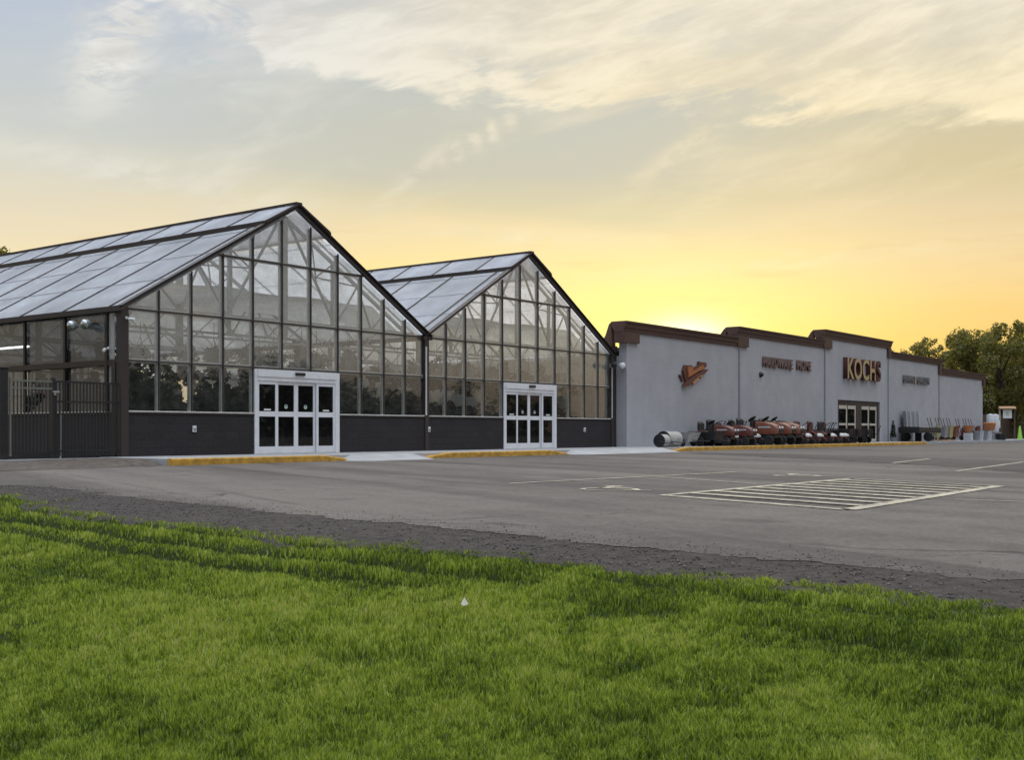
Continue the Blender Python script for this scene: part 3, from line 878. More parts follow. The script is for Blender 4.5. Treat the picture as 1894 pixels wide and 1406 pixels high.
def build_gravel(N=15000):
    rs = np.random.RandomState(4)
    y = rs.uniform(-27, -8.6, N)
    xi = np.interp(y, [p[1] for p in ASPH[:12]], [p[0] for p in ASPH[:12]]); xo = edge_x(y)
    t = rs.rand(N)
    spill = rs.rand(N) < .32
    x = np.where(spill, xi + np.abs(rs.normal(0, .32, N)), xi * t + (xo - .1) * (1 - t))
    z = np.where(x > xi, -.150, ground_z(x, y) + .012)
    r = (.003 + .0085 * rs.rand(N) ** 4) * np.where(spill, .7, 1.15)
    o = np.array([(1, 0, 0), (-1, 0, 0), (0, 1, 0), (0, -1, 0), (0, 0, 1), (0, 0, -1)], float)
    P = o[None] * r[:, None, None] * (.6 + .7 * rs.rand(N, 6, 1)) + rs.normal(size=(N, 6, 3)) * r[:, None, None] * .18
    P[:, :, 2] *= .7
    P += np.stack([x, y, z + r * .35], 1)[:, None, :]
    T = np.array([(0, 2, 4), (2, 1, 4), (1, 3, 4), (3, 0, 4), (2, 0, 5), (1, 2, 5), (3, 1, 5), (0, 3, 5)])
    F = (np.arange(N)[:, None, None] * 6 + T[None]).reshape(-1, 3)
    mt = leaf_mat('loose_stone', (.055, .048, .045), (.19, .17, .155), 0.0, 'tone')
    tag(big_mesh('gravel', P.reshape(-1, 3), F, mt, attr=('tone', np.repeat(rs.rand(N) ** 2.2, 6))), 'loose grey stones scattered along the asphalt edge', 'gravel', kind='stuff')
build_gravel()
lt = MB()
lt.add([(-.035, -.02, 0), (.03, -.025, .01), (.045, .02, .0), (-.02, .03, .012), (0, 0, .075), (.02, .01, .06)],
       [(0, 1, 4), (1, 2, 5), (1, 5, 4), (2, 3, 5), (3, 4, 5), (3, 0, 4), (0, 3, 2, 1)], mat('white_paper', (.75, .70, .60), .8))
zz = float(ground_z(np.array(-12.25), np.array(-20.9)))
lo = lt.build('litter', loc=(-12.25, -20.9, zz + .045)); lo.scale = (.5, .5, .5)
tag(lo, 'small crumpled white paper scrap lying on the lawn', 'litter')

# ------------------------------------------------------------------ greenhouses
W, EAVE, RIDGE, GL = 10.95, 3.65, 6.84, 30.0
XM = [0.0, 1.0, 1.98, 2.98, 3.98, 5.0, 6.06, 7.12, 8.08, 9.05, 10.0, W]
SLOPE = (RIDGE - EAVE) / (W / 2)
def roof_z(x):
    return EAVE + SLOPE * (x if x < W / 2 else W - x)
DOOR = (3.98, 7.12)
TRUSS_ME = {}
def truss(parent, y):
    m = MB()
    r = .045
    g = M_galv
    top = lambda x: roof_z(x) - .16
    m.bar((.1, 0, top(.1)), (W / 2, 0, top(W / 2)), .06, .10, g); m.bar((W / 2, 0, top(W / 2)), (W - .1, 0, top(W - .1)), .06, .10, g)
    zb = 3.72
    m.bar((.1, 0, zb), (W - .1, 0, zb), .05, .08, g)                       # bottom chord
    m.bar((.1, 0, zb - .62), (W - .1, 0, zb - .62), .05, .06, g)           # lattice girder below it
    n = 7
    for i in range(n):
        a = .1 + (W - .2) * i / n; b = .1 + (W - .2) * (i + 1) / n; mid = (a + b) / 2
        m.bar((a, 0, zb), (mid, 0, zb - .62), .024, .024, g); m.bar((mid, 0, zb - .62), (b, 0, zb), .024, .024, g)
    cx = W / 2
    m.box((cx - .11, -.05, zb - .5), (cx + .11, .05, top(cx)), g)                # king post
    for s in (-1, 1):
        m.bar((cx + s * .12, 0, top(cx) - .05), (cx + s * 2.0, 0, zb), .05, .07, g)
        m.box((cx + s * 1.9 - .06, -.04, zb), (cx + s * 1.9 + .06, .04, top(cx + s * 1.9)), g)
        m.bar((cx + s * 1.15, 0, 5.05), (cx + s * 1.9, 0, 5.55), .03, .04, g)
        m.bar((cx + s * 1.05, 0, 5.1), (cx + s * 3.0, 0, 4.98), .03, .04, g)
        m.bar((cx + s * 1.25, 0, 4.9), (cx + s * 1.05, 0, top(cx + s * 1.05)), .03, .04, g)
        m.bar((cx + s * 2.9, 0, top(cx + s * 2.9)), (cx + s * 2.0, 0, zb), .04, .05, g)
        m.bar((cx + s * 2.9, 0, top(cx + s * 2.9)), (cx + s * 3.5, 0, zb), .04, .05, g)
        m.bar((cx + s * 4.1, 0, top(cx + s * 4.1)), (cx + s * 3.5, 0, zb), .04, .05, g)
    o = m.build('truss', parent)
    o.location.y = y
    return o

def sliding_door(parent):
    x0, x1 = DOOR
    H = 2.3
    d = MB()
    d.box((x0, -.10, 0), (x0 + .09, .08, H), M_whitealu); d.box((x1 - .16, -.10, 0), (x1, .08, H), M_whitealu)
    d.box((x0 + .09, -.08, 0.0), (x1 - .16, .08, .015), M_alu)
    fr = d.build('sliding_door', parent, bevel=.006)
    hd = MB()
    hd.box((x0 + .09, -.13, 2.10), (x1 - .16, .08, 2.30), M_whitealu)
    hd.box((x0 + .09, -.10, 1.99), (x1 - .16, .02, 2.097), M_whitealu)
    hd.build('header', fr, bevel=.006)
    sn = MB(); xm = (x0 + x1) / 2
    sn.box((xm - .17, -.19, 2.17), (xm + .17, -.131, 2.25), M_black)
    sn.build('motion_sensor', fr, bevel=.01)
    leaf = None
    xs = np.linspace(x0 + .09, x1 - .16, 5)
    for i in range(4):
        wd = xs[1] - xs[0]
        if leaf is None:
            m = MB(); s = .075
            m.box((0, 0, .02), (s, .045, 1.985), M_whitealu); m.box((wd - s, 0, .02), (wd, .045, 1.985), M_whitealu)
            for z0, z1 in ((.02, .20), (1.02, 1.16), (1.90, 1.985)):
                m.box((s, .003, z0), (wd - s, .042, z1), M_whitealu)
            m.box((s, .018, .20), (wd - s, .026, 1.02), M_doorglass); m.box((s, .018, 1.16), (wd - s, .026, 1.90), M_doorglass)
            leaf = m.build('door_leaf', fr); o = leaf
        else:
            o = leaf.copy(); COL.objects.link(o); o.parent = fr
        o.location = (xs[i], -.075 if i in (0, 3) else -.02, 0)
    # small oval stickers on the two middle leaves, opening-hour plates on the outer ones
    for i in (1, 2):
        xc = (xs[i] + xs[i + 1]) / 2
        stk = MB()
        stk.lathe([(.06, 0), (.06, .002)], (xc, -.012, 1.30), (0, 1, 0), mat('mint_sticker', (.5, .65, .6), .5), 14)
        stk.lathe([(.025, 0), (.025, .002)], (xc, -.015, 1.32), (0, 1, 0), M_black, 10)
        stk.build('sticker', fr)
    for i in (0, 3):
        xc = (xs[i] + xs[i + 1]) / 2
        stk = MB(); stk.box((xc - .12, -.0795, 1.185), (xc + .12, -.0762, 1.23), M_white)
        stk.build('plate', fr)
    return fr

def greenhouse(name, dx, label, left, right):
    g = thing(name, label, 'greenhouse', (dx, 0, 0))
    b = MB()
    b0 = MB(); b0.box((.09, -.062, -.35), (DOOR[0], .14, 1.04), M_brick); b0.build('base_wall', g)
    b0 = MB(); b0.box((DOOR[1], -.062, -.35), (W - .09, .14, 1.04), M_brick); b0.build('base_wall', g)
    if left: b.box((-.062, .02, -.35), (.088, GL, 1.04), M_brick)
    b.build('base_wall', g) if b.v else None
    s = MB()
    for x0, x1 in ((.09, DOOR[0]), (DOOR[1], W - .09)):
        s = MB()
        s.box((x0, -.082, 1.042), (x1, .10, 1.085), M_bronze); s.box((x0, -.07, 1.087), (x1, .08, 1.125), M_alu)
        s.build('sill', g)
    s = MB()
    if left:
        s.box((-.082, .15, 1.042), (.08, GL, 1.085), M_bronze); s.box((-.07, .15, 1.087), (.07, GL, 1.11), M_alu)
    if s.v: s.build('sill', g)
    # curtain-wall frame: dark caps outside, pale bars behind the glass
    f = MB(); inn = MB()
    for i, x in enumerate(XM[1:-1]):
        z0 = 2.31 if DOOR[0] < x < DOOR[1] - .01 and x != DOOR[0] else 1.127
        f.box((x - .016, -.05, z0), (x + .016, -.004, roof_z(x) - .10), M_cap)
        inn.box((x - .05, .014, z0), (x + .05, .09, roof_z(x) - .14), M_alu)
    for z in (2.34, 3.60):
        f.box((.09, -.062, z - .018), (W - .09, -.0042, z + .018), M_cap)
        inn.box((.09, .012, z - .045), (W - .09, .088, z + .062), M_alu)
    xa = (5.24 - EAVE) / SLOPE + .05
    f.box((xa, -.062, 5.24 - .018), (W - xa, -.0042, 5.24 + .018), M_cap)
    inn.box((xa, .012, 5.24 - .04), (W - xa, .088, 5.24 + .05), M_alu)
    f.build('front_frame', g); inn.build('inner_frame', g)
    gl = MB()
    rows = [1.127, 2.34, 3.60, 5.24, 9.0]
    for i in range(len(XM) - 1):
        x0, x1 = XM[i] + .03, XM[i + 1] - .03
        if i == 0: x0 = .14
        if i == len(XM) - 2: x1 = W - .14
        for j in range(4):
            z0, z1 = rows[j] + .03, rows[j + 1] - .03
            if j == 0 and x0 > DOOR[0] and x1 < DOOR[1]:
                continue
            ta, tb = roof_z(x0) - .1, roof_z(x1) - .1
            if max(ta, tb) <= z0 + .05:
                continue
            poly = [(x0, z0), (x1, z0)]
            poly += [(x1, min(z1, max(tb, z0)))]
            if x0 < W / 2 < x1 and z1 > RIDGE - .2:
                poly += [(W / 2, RIDGE - .1)]
            elif (ta - z1) * (tb - z1) < 0:
                xc = x0 + (x1 - x0) * (z1 - ta) / (tb - ta)
                poly += [(xc, z1)]
            poly += [(x0, min(z1, max(ta, z0)))]
            pts = []
            for p in poly:
                if not pts or abs(p[0] - pts[-1][0]) + abs(p[1] - pts[-1][1]) > .004:
                    pts.append(p)
            if len(pts) < 3: continue
            tx, tz = random.uniform(-.004, .004), random.uniform(-.004, .004)
            xc, zc = (x0 + x1) / 2, (z0 + min(z1, 7)) / 2
            gl.prism([(p[0], .001 + tx * (p[0] - xc) + tz * (p[1] - zc), p[1]) for p in pts], (0, .006, 0), M_glasslow if j == 0 else M_glass)
    gl.build('front_glazing', g)
    # rake trim and ridge
    tr = MB()
    for a, c in (((-.16, EAVE - .10), (W / 2, RIDGE + .02)), ((W / 2, RIDGE + .02), (W + .16, EAVE - .10))):
        tr.bar((a[0], -.06, a[1] + .02), (c[0], -.06, c[1] + .02), .12, .085, M_trim, up=(0, 0, 1))
        tr.bar((a[0], -.10, a[1] + .09), (c[0], -.10, c[1] + .09), .20, .028, M_bronze, up=(0, 0, 1))
    tr.build('gable_trim', g)
    # roof: two slopes, raised ridge vents
    nx = Vector((-SLOPE, 0, 1)).normalized()
    for s in (-1, 1):
        def P(u, y, off):
            """u: 0 at the eave, 1 at the ridge"""
            x = (W / 2) * u if s < 0 else W - (W / 2) * u
            n = Vector((-SLOPE if s < 0 else SLOPE, 0, 1)).normalized()
            return Vector((x, y, EAVE + (RIDGE - EAVE) * u)) + n * off
        UV = .80
        rp = MB()
        u0 = -.03
        rp.add([P(u0, -.12, .03), P(u0, GL, .03), P(1, GL, .03), P(1, -.12, .03), P(u0, -.12, .05), P(u0, GL, .05), P(1, GL, .05), P(1, -.12, .05)],
               [(0, 1, 2, 3), (4, 5, 6, 7), (0, 1, 5, 4), (1, 2, 6, 5), (2, 3, 7, 6), (3, 0, 4, 7)], M_poly)
        roof = rp.build('roof', g)
        sm = MB()
        y = .42
        while y < GL:
            sm.bar(P(u0, y, .062), P(UV, y, .062), .075, .022, M_brown)
            y += 2.03
        for uu_ in (.24, .50, .74):
            sm.bar(P(uu_, -.1, .055), P(uu_, GL, .055), .03, .008, M_lap)
        sm.bar(P(-.03, -.14, .02), P(-.03, GL, .02), .05, .11, M_brown)
        sm.build('roof_seam', roof)
        vm = MB()
        vm.add([P(UV, -.16, .13), P(UV, GL, .13), P(1.0, GL, .10), P(1.0, -.16, .10), P(UV, -.16, .15), P(UV, GL, .15), P(1.0, GL, .12), P(1.0, -.16, .12)],
               [(0, 1, 2, 3), (4, 5, 6, 7), (0, 1, 5, 4), (1, 2, 6, 5), (2, 3, 7, 6), (3, 0, 4, 7)], M_poly)
        vent = vm.build('roof_vent', g)
        vs = MB()
        y = 1.45
        while y < GL:
            vs.bar(P(UV, y, .160), P(.995, y, .130), .07, .02, M_brown)
            y += 2.03
        vs.bar(P(UV - .008, -.2, .10), P(UV - .008, GL, .10), .05, .13, M_bronze)
        vs.bar(P(UV, -.19, .14), P(1.0, -.19, .11), .05, .05, M_brown)
        vs.build('vent_frame', vent)
    rc = MB(); rc.bar((W / 2, -.2, RIDGE + .14), (W / 2, GL, RIDGE + .14), .22, .05, M_brown); rc.build('ridge_cap', g)
    # end wall, side walls
    bw = MB()
    bw.prism([(.05, GL - .05, 1.1), (W - .05, GL - .05, 1.1), (W - .05, GL - .05, EAVE), (W / 2, GL - .05, RIDGE - .05), (.05, GL - .05, EAVE)], (0, .02, 0), M_polywall)
    bw.box((.05, GL - .1, -.3), (W - .05, GL + .1, 1.1), M_brick)
    bw.build('end_wall', g)
    ef = MB()
    for x in XM[1:-1]:
        ef.box((x - .03, GL - .12, 1.1), (x + .03, GL - .06, roof_z(x) - .05), M_galv)
    for z in (2.34, 3.6, 5.2):
        xa2 = max(.1, (z - EAVE) / SLOPE)
        ef.box((xa2, GL - .13, z - .03), (W - xa2, GL - .062, z + .03), M_galv)
    ef.build('end_frame', g)
    # corner columns
    cc = MB()
    if left:
        cc.box((-.115, -.095, -.2), (.088, .12, EAVE - .02), M_brown)
        cc.box((.0885, -.03, 2.40), (.135, -.01, 3.28), M_polywall)
        cc.box((-.12, .50, 1.1), (-.02, .60, EAVE - .1), M_bronze)
        cc.box((-.135, .13, -.2), (-.02, .30, 2.30), M_black)
        cc.box((-.06, .32, 1.12), (-.02, .50, EAVE - .15), M_polywall)
    if left: cc.build('corner_column', g); cc = MB()
    cc.box((W - .088, -.095, -.2), (W + .088, .12, EAVE - .02), M_brown)
    cc.box((W - .085, -.105, 1.127), (W - .02, -.0955, 3.3), M_alu)
    cc.build('valley_column', g)
    if left:
        sf = MB()
        ys = [.55] + [.55 + 1.9 * i for i in range(1, 16)]
        for y in ys[1:]:
            sf.box((-.07, y - .04, 1.11), (-.0005, y + .04, EAVE - .08), M_bronze)
        sf.box((-.11, .05, 2.22), (-.0, GL, 2.36), M_bronze)
        sf.box((-.13, .05, EAVE - .14), (.0, GL, EAVE + .01), M_brown)
        sf.build('side_frame', g)
        sg = MB()
        for a, c in zip(ys, ys[1:]):
            for z0, z1 in ((1.112, 2.22), (2.36, EAVE - .14)):
                t = random.uniform(-.01, .01)
                sg.prism([(.010 + t, a + .04, z0), (.010 - t, c - .04, z0), (.010 - t, c - .04, z1), (.010 + t, a + .04, z1)], (.006, 0, 0), M_sideglass)
        sg.build('side_glazing', g)
    if right:
        rw = MB(); rw.box((W - .05, .15, 1.1), (W - .03, GL, EAVE), M_polywall); rw.box((W - .06, .15, -.3), (W + .06, GL, 1.1), M_brick)
        rw.build('side_wall', g)
    for y in (.45, 5.2, 11.5, 20.0):
        if not TRUSS_ME:
            TRUSS_ME['t'] = truss(g, y).data
        else:
            o = bpy.data.objects.new('truss', TRUSS_ME['t']); COL.objects.link(o); o.parent = g; o.location.y = y
    for y in (4.1, 11.5, 18.9, 26.3):
        for x in ((.2, W - .2) if left else (W - .2,)):
            po = MB(); po.box((x - .06, y - .06, 0), (x + .06, y + .06, EAVE), M_galv)
            po.build('column', g)
    # flat shade curtain drawn across at the trusses
    nxs, nys = 60, 16
    xs = np.linspace(.25, W - .25, nxs); ysn = np.linspace(.75, GL - 1, nys)
    X, Y = np.meshgrid(xs, ysn)
    Z = 4.50 + .035 * np.sin(X * 2.1) * np.cos(Y * .8) + .03 * (vnoise(X * 1.5 + dx, Y * .6, 51) - .5)
    Z = Z - .22 * np.clip((1.6 - X) / 1.4, 0, 1) ** 2 - .22 * np.clip((X - W + 1.6) / 1.4, 0, 1) ** 2
    Z = np.minimum(Z, EAVE + SLOPE * np.minimum(X, W - X) - .12)
    i = (np.arange(nys - 1)[:, None] * nxs + np.arange(nxs - 1)[None, :]).ravel()
    cu = big_mesh('shade_curtain', np.stack([X.ravel(), Y.ravel(), Z.ravel()], 1), np.stack([i, i + 1, i + nxs + 1, i + nxs], 1), M_curtain, g, smooth=True)
    so = cu.modifiers.new('thickness', 'SOLIDIFY'); so.thickness = .012
    sliding_door(g)
    return g
gh1 = greenhouse('greenhouse', 0, 'large glass greenhouse on the left with the taller looking gable', True, False)
gh2 = greenhouse('greenhouse', W + .002, 'second glass greenhouse joined between the first and the white store', False, True)
fl = MB(); fl.box((.0, .15, -.3), (2 * W, GL - .12, .004), mat('greenhouse_floor_concrete', (.34, .33, .31), .85)); tag(fl.build('floor'), kind='structure')
# brown filler between greenhouse and store
fi = MB()
fi.box((21.995, -.03, -.2), (22.26, .30, 3.75), M_brown); fi.box((21.99, -.06, 3.75), (22.30, 3.0, 3.98), M_brown)
tag(fi.build('wall_filler'), 'brown metal filler strip between the right greenhouse and store wall', 'wall trim')

# outlets, cameras, flood lights
for x, l in ((2.02, 'small white outlet box on the dark wall left of the larger door'), (11.05, 'small white outlet box on the dark wall below the roof valley'), (19.94, 'small white outlet box on the dark wall near the white store')):
    m = MB(); m.box((x - .05, -.105, .60), (x + .05, -.0625, .76), M_white); m.box((x - .03, -.112, .62), (x + .03, -.1055, .70), M_grey)
    tag(m.build('outlet_box', bevel=.008), l, 'outlet box', 'outlet boxes on the greenhouse wall')
def camera_thing(loc, d, label):
    m = MB(); p = Vector(loc); d = Vector(d)
    m.lathe([(.035, 0), (.035, .02)], p, d, M_white, 12)
    m.bar(p, p + d * .12 + Vector((0, 0, -.02)), .025, .025, M_white)
    m.lathe([(.035, 0), (.038, .02), (.038, .16), (.03, .17)], p + d * .10 + Vector((.0, 0, -.03)), (d + Vector((.5, -.5, -.2))).normalized(), M_white, 12)
    tag(m.build('security_camera', smooth=True), label, 'camera', 'small security cameras')
camera_thing((.02, -.097, 3.36), (0, -1, 0), 'small white camera on the front face of the corner column')
camera_thing((-.122, .42, 2.64), (-1, 0, 0), 'small white camera on the side wall by the gate')
M_lens = mat('lamp_lens', (.62, .66, .70), .12, .9, .05)
def flood(loc, d, along, label, cap):
    t = thing('floodlight', label, 'floodlight', loc, group='twin headed floodlights')
    d = Vector(d); a = Vector(along)
    m = MB(); m.box((-.06, -.06, -.08), (.06, .06, .08), M_grey)
    m.bar(d * .05, d * .22, .04, .04, M_grey); m.bar(d * .22 - a * .30, d * .22 + a * .30, .035, .035, M_grey)
    m.build('bracket', t)
    for s, mm in zip((-1, 1), cap):
        h = MB(); c = d * .30 + a * .30 * s
        aim = (d + Vector((0, 0, -.25))).normalized()
        h.lathe([(.02, -.12), (.07, -.11), (.11, -.05), (.125, .02), (.13, .045)], c, aim, mm[0], 20)
        h.lathe([(.126, .045), (.118, .07), (.085, .10), (.045, .115), (.0, .12)], c, aim, mm[1], 20)
        h.build('lamp_head', t, smooth=True)
    return t
flood((-.06, 1.30, 3.24), (-1, 0, 0), (0, 1, 0), 'twin round silver floodlight on the side wall above the gate', ((M_galv, M_lens), (M_galv, M_lens)))
flood((21.80, -.10, 3.20), (0, -1, 0), (1, 0, 0), 'twin headed floodlight beside the white store corner', ((M_black, M_black), (M_white, M_white)))
# a lit tube lamp inside the first greenhouse
tl = thing('tube_lamp', 'lit fluorescent tube lamp behind the side glass', 'lamp', (1.1, 7.4, 3.0))
m = MB(); m.box((-.06, -1.3, .04), (.06, 1.3, .10), M_white); m.build('housing', tl)
M_tube = bpy.data.materials.new('lit_tube'); M_tube.use_nodes = True
_b = M_tube.node_tree.nodes['Principled BSDF']; _b.inputs['Emission Color'].default_value = (1, .97, .9, 1); _b.inputs['Emission Strength'].default_value = 9.0
m = MB(); m.tube([(0, -1.25, .01), (0, 1.25, .01)], .028, M_tube, 10); m.build('tube', tl)

# ------------------------------------------------------------------ foliage helper
def leaf_cloud(centres, radii, n, size, rs, flat=.0, squash=1.0, inner=.55):
    """n small pointed leaves spread through a set of soft balls"""
    C = np.array(centres, float); Rr = np.array(radii, float)
    idx = rs.choice(len(C), n, p=(Rr ** 2) / (Rr ** 2).sum())
    d = rs.normal(size=(n, 3)); d /= np.linalg.norm(d, axis=1)[:, None]
    r = (inner + (1 - inner) * rs.rand(n)) ** .8 * (.82 + .36 * rs.rand(n))
    off = d * (Rr[idx] * r)[:, None]; off[:, 2] *= squash
    P = C[idx] + off
    a = rs.normal(size=(n, 3)); a[:, 2] *= (1 - flat); a /= np.linalg.norm(a, axis=1)[:, None]
    b = np.cross(a, d + rs.normal(size=(n, 3)) * .5); b /= np.linalg.norm(b, axis=1)[:, None] + 1e-9
    s = size * (.6 + .8 * rs.rand(n))[:, None]
    V = np.stack([P - a * s * .5, P + b * s * .28, P + a * s * .5, P - b * s * .28], 1)
    F = np.arange(n * 4).reshape(n, 4)
    return V.reshape(-1, 3), F

# ------------------------------------------------------------------ plants inside the greenhouses
M_leafdark = leaf_mat('greenhouse_leaf', (.010, .018, .008), (.026, .038, .015), .12)
M_leafred = leaf_mat('greenhouse_flower', (.012, .012, .008), (.075, .020, .018), .12)
rsP = np.random.RandomState(5)
bk = thing('hanging_basket', 'x', 'hanging plant', (0, 0, 0))
m = MB(); m.lathe([(.10, -.20), (.15, -.06), (.17, 0), (.16, 0), (.14, -.05)], (0, 0, 0), (0, 0, 1), M_pot, 14); m.build('basket', bk, smooth=True)
m = MB()
for a in (0, 2.1, 4.2):
    m.tube([(.16 * math.cos(a), .16 * math.sin(a), 0), (0, 0, .55)], .006, M_darksteel, 5)
m.tube([(0, 0, .55), (0, 0, .95)], .006, M_darksteel, 5); m.build('hanger', bk)
V, F = leaf_cloud([(0, 0, .08), (.16, .05, .0), (-.15, .08, -.05), (.02, -.16, -.04), (.1, .13, .1)], [.22, .18, .18, .17, .16], 300, .12, rsP)
big_mesh('foliage', V, F, M_leafdark, bk)
bk2 = copy_tree(bk)
bk2.children[0]
for ch in list(bk2.children):
    if ch.name.startswith('foliage'):
        bpy.data.objects.remove(ch)
V, F = leaf_cloud([(0, 0, .10), (.2, .0, -.15), (-.18, .06, -.22), (.02, -.2, -.3), (.02, .1, .25), (-.1, 0, .4)], [.2, .15, .16, .14, .13, .09], 330, .13, rsP)
big_mesh('foliage', V, F, M_leafred, bk2)
basket_spots = []
for g_, base in ((0, 0.0), (1, W)):
    for row, (yy, zz_, n_) in enumerate(((1.15, 2.55, 9), (2.3, 2.45, 9), (4.6, 2.5, 7))):
        for i in range(n_):
            x = base + .9 + (W - 1.6) * (i + .5) / n_ + random.uniform(-.35, .35)
            if row == 0 and g_ == 0 and x < 3.2: continue
            basket_spots.append((x, yy + random.uniform(-.3, .3), zz_ + random.uniform(-.15, .22), row, g_))
ROWN = ('front', 'second', 'third')
ORD = ('first', 'second', 'third', 'fourth', 'fifth', 'sixth', 'seventh', 'eighth', 'ninth', 'tenth')
for i, (x, y, z, row, g_) in enumerate(basket_spots):
    src = bk if i % 2 == 0 else bk2
    kindw = 'dark leafy' if i % 2 == 0 else 'reddish flowering'
    same = sorted(b[0] for b in basket_spots if b[3] == row and b[4] == g_)
    lb = '%s hanging basket, %s from the left in the %s row, %s greenhouse' % (kindw, ORD[same.index(x)], ROWN[row], ('larger left', 'right'  )[g_])
    gp = 'hanging baskets in the greenhouses'
    if i < 2:
        c = src; c['label'] = lb; c['group'] = gp
        c['category'] = 'hanging plant'
    else:
        c = place(src, lb, (x, y, z), group=gp)
    c.location = (x, y, z); c.rotation_euler = (0, 0, random.uniform(0, 6.28)); s = random.uniform(1.0, 1.55); c.scale = (s, s, random.uniform(.95, 1.2))
# benches with potted plants
bench = thing('plant_bench', 'x', 'bench', (0, 0, 0))
m = MB(); m.box((-.9, -.45, .70), (.9, .45, .76), M_galv); m.build('tabletop', bench)
for sx in (-1, 1):
    for sy in (-1, 1):
        m = MB(); m.box((sx * .85 - .03, sy * .4 - .03, .0), (sx * .85 + .03, sy * .4 + .03, .698), M_galv); m.build('leg', bench)
pp = thing('potted_plant', 'x', 'plant', (0, 0, 0))
m = MB(); m.lathe([(.12, 0), (.17, .26), (.18, .28), (.16, .28), (.15, .24)], (0, 0, 0), (0, 0, 1), M_pot, 14); m.build('pot', pp, smooth=True)
V, F = leaf_cloud([(0, 0, .45), (.14, .05, .62), (-.12, .1, .68), (.02, -.12, .75), (.02, .04, .95), (.1, -.1, 1.12)], [.24, .2, .19, .18, .17, .12], 420, .15, rsP)
big_mesh('foliage', V, F, M_leafdark, pp)
pp2 = copy_tree(pp)
for ch in list(pp2.children):
    if ch.name.startswith('foliage'):
        bpy.data.objects.remove(ch)
V, F = leaf_cloud([(0, 0, .42), (.18, .05, .46), (-.17, .1, .44), (.02, -.18, .46), (.02, .14, .62)], [.22, .18, .18, .18, .15], 420, .13, rsP)
big_mesh('foliage', V, F, M_leafred, pp2)
first = {'bench': True, 0: True, 1: True}
cnt = 0
for g_, base in ((0, 0.0), (1, W)):
    gn = ('larger left', 'right')[g_]
    for bx, by, where in ((1.5, 1.1, 'at the front glass before the door'), (3.0 - .1, 3.6, 'in the second row before the door'), (8.6, 1.1, 'at the front glass past the door'), (9.9, 3.2, 'in the second row past the door'), (1.0, 3.8, 'in the second row at the outer wall'), (5.5, 6.2, 'straight behind the door'), (8.0, 5.6, 'in the third row past the door'), (3.0, 7.6, 'in the last row before the door'), (5.6, 2.9, 'close behind the door glass'), (7.7, 2.8, 'in the second row just past the door'), (10.0, 5.4, 'in the third row at the inner corner')):
        lb = 'metal plant bench %s, %s greenhouse' % (where, gn)
        if first['bench']:
            o = bench; first['bench'] = False
        else:
            o = copy_tree(bench)
        o['label'] = lb; o['category'] = 'bench'; o['group'] = 'benches in the greenhouses'
        o.location = (base + bx, by, .004)
        for j in range(7):
            t_ = (cnt + j) % 2
            src = (pp, pp2)[t_]
            if first[t_]:
                o = src; first[t_] = False
            else:
                o = copy_tree(src)
            kd = ('tall leafy', 'low reddish')[t_]
            o['label'] = '%s plant on bench %s, %s greenhouse' % (kd, where, ('left', 'right')[g_])
            o['group'] = '%s plants %s, %s greenhouse' % (kd, where, gn)
            o.location = (base + bx - .75 + .25 * j, by + random.uniform(-.22, .22), .764)
            o.rotation_euler = (0, 0, random.uniform(0, 6.28)); s = random.uniform(.95, 1.45); o.scale = (s, s, s * random.uniform(.8, 1.05))
            cnt += 1

# ------------------------------------------------------------------ iron fence and gate left of the greenhouse
fence = thing('iron_fence', 'black iron picket fence between gate and greenhouse corner', 'fence', (0, 0, 0))
for z in (1.76, 1.30, .16):
    m = MB(); m.box((-1.80, -.02, z - .02), (-.14, .02, z + .02), M_black); m.build('rail', fence)
m = MB()
for i in range(19):
    x = -1.76 + i * .087
    m.box((x - .014, -.014, .05), (x + .014, .014, 1.76), M_black)
m.build('picket', fence)
for x in (-1.84,):
    m = MB(); m.box((x - .04, -.04, -.16), (x + .04, .04, 1.84), M_black); m.build('post', fence)
gate = thing('iron_gate', 'iron picket gate with pale double top rail, standing next to the thick post', 'gate', (-2.90, -.05, 0), rad(-3))
gr = mat('weathered_gate_rail', (.20, .20, .17), .5, .3)
m = MB()
for z in (1.75, 1.585):
    m.box((0, -.02, z - .022), (1.0, .02, z + .022), gr)
m.box((0, -.02, .10), (1.0, .02, .15), M_black)
for x in (0, 1.0): m.box((x - .022, -.022, .06), (x + .022, .022, 1.80), gr if x == 0 else M_black)
m.build('gate_frame', gate)
m = MB()
for i in range(1, 12):
    m.box((i * .0835 - .012, -.012, .15), (i * .0835 + .012, .012, 1.73), M_darksteel)
m.build('picket', gate)
m = MB(); m.box((.98, -.06, 1.50), (1.13, -.02, 1.54), M_galv); m.box((1.0, -.05, 1.44), (1.05, -.02, 1.50), M_galv); m.build('latch', gate)
m = MB(); m.box((-3.16, -.12, -.2), (-2.98, .06, 2.0), M_black); m.box((-3.18, -.14, 2.0), (-2.96, .08, 2.04), M_black)
m.box((-2.98, -.08, -.15), (-2.7, .02, -.06), M_galv)
tag(m.build('gate_post', bevel=.01), 'thick black square post at the left edge holding the gate', 'post')
m = MB(); m.tube([(-.10, 2.55, -.1), (-.10, 2.55, 1.04)], .02, M_ltgrey, 8); tag(m.build('conduit'), 'thin pale vertical conduit on the side wall behind the fence', 'pipe')

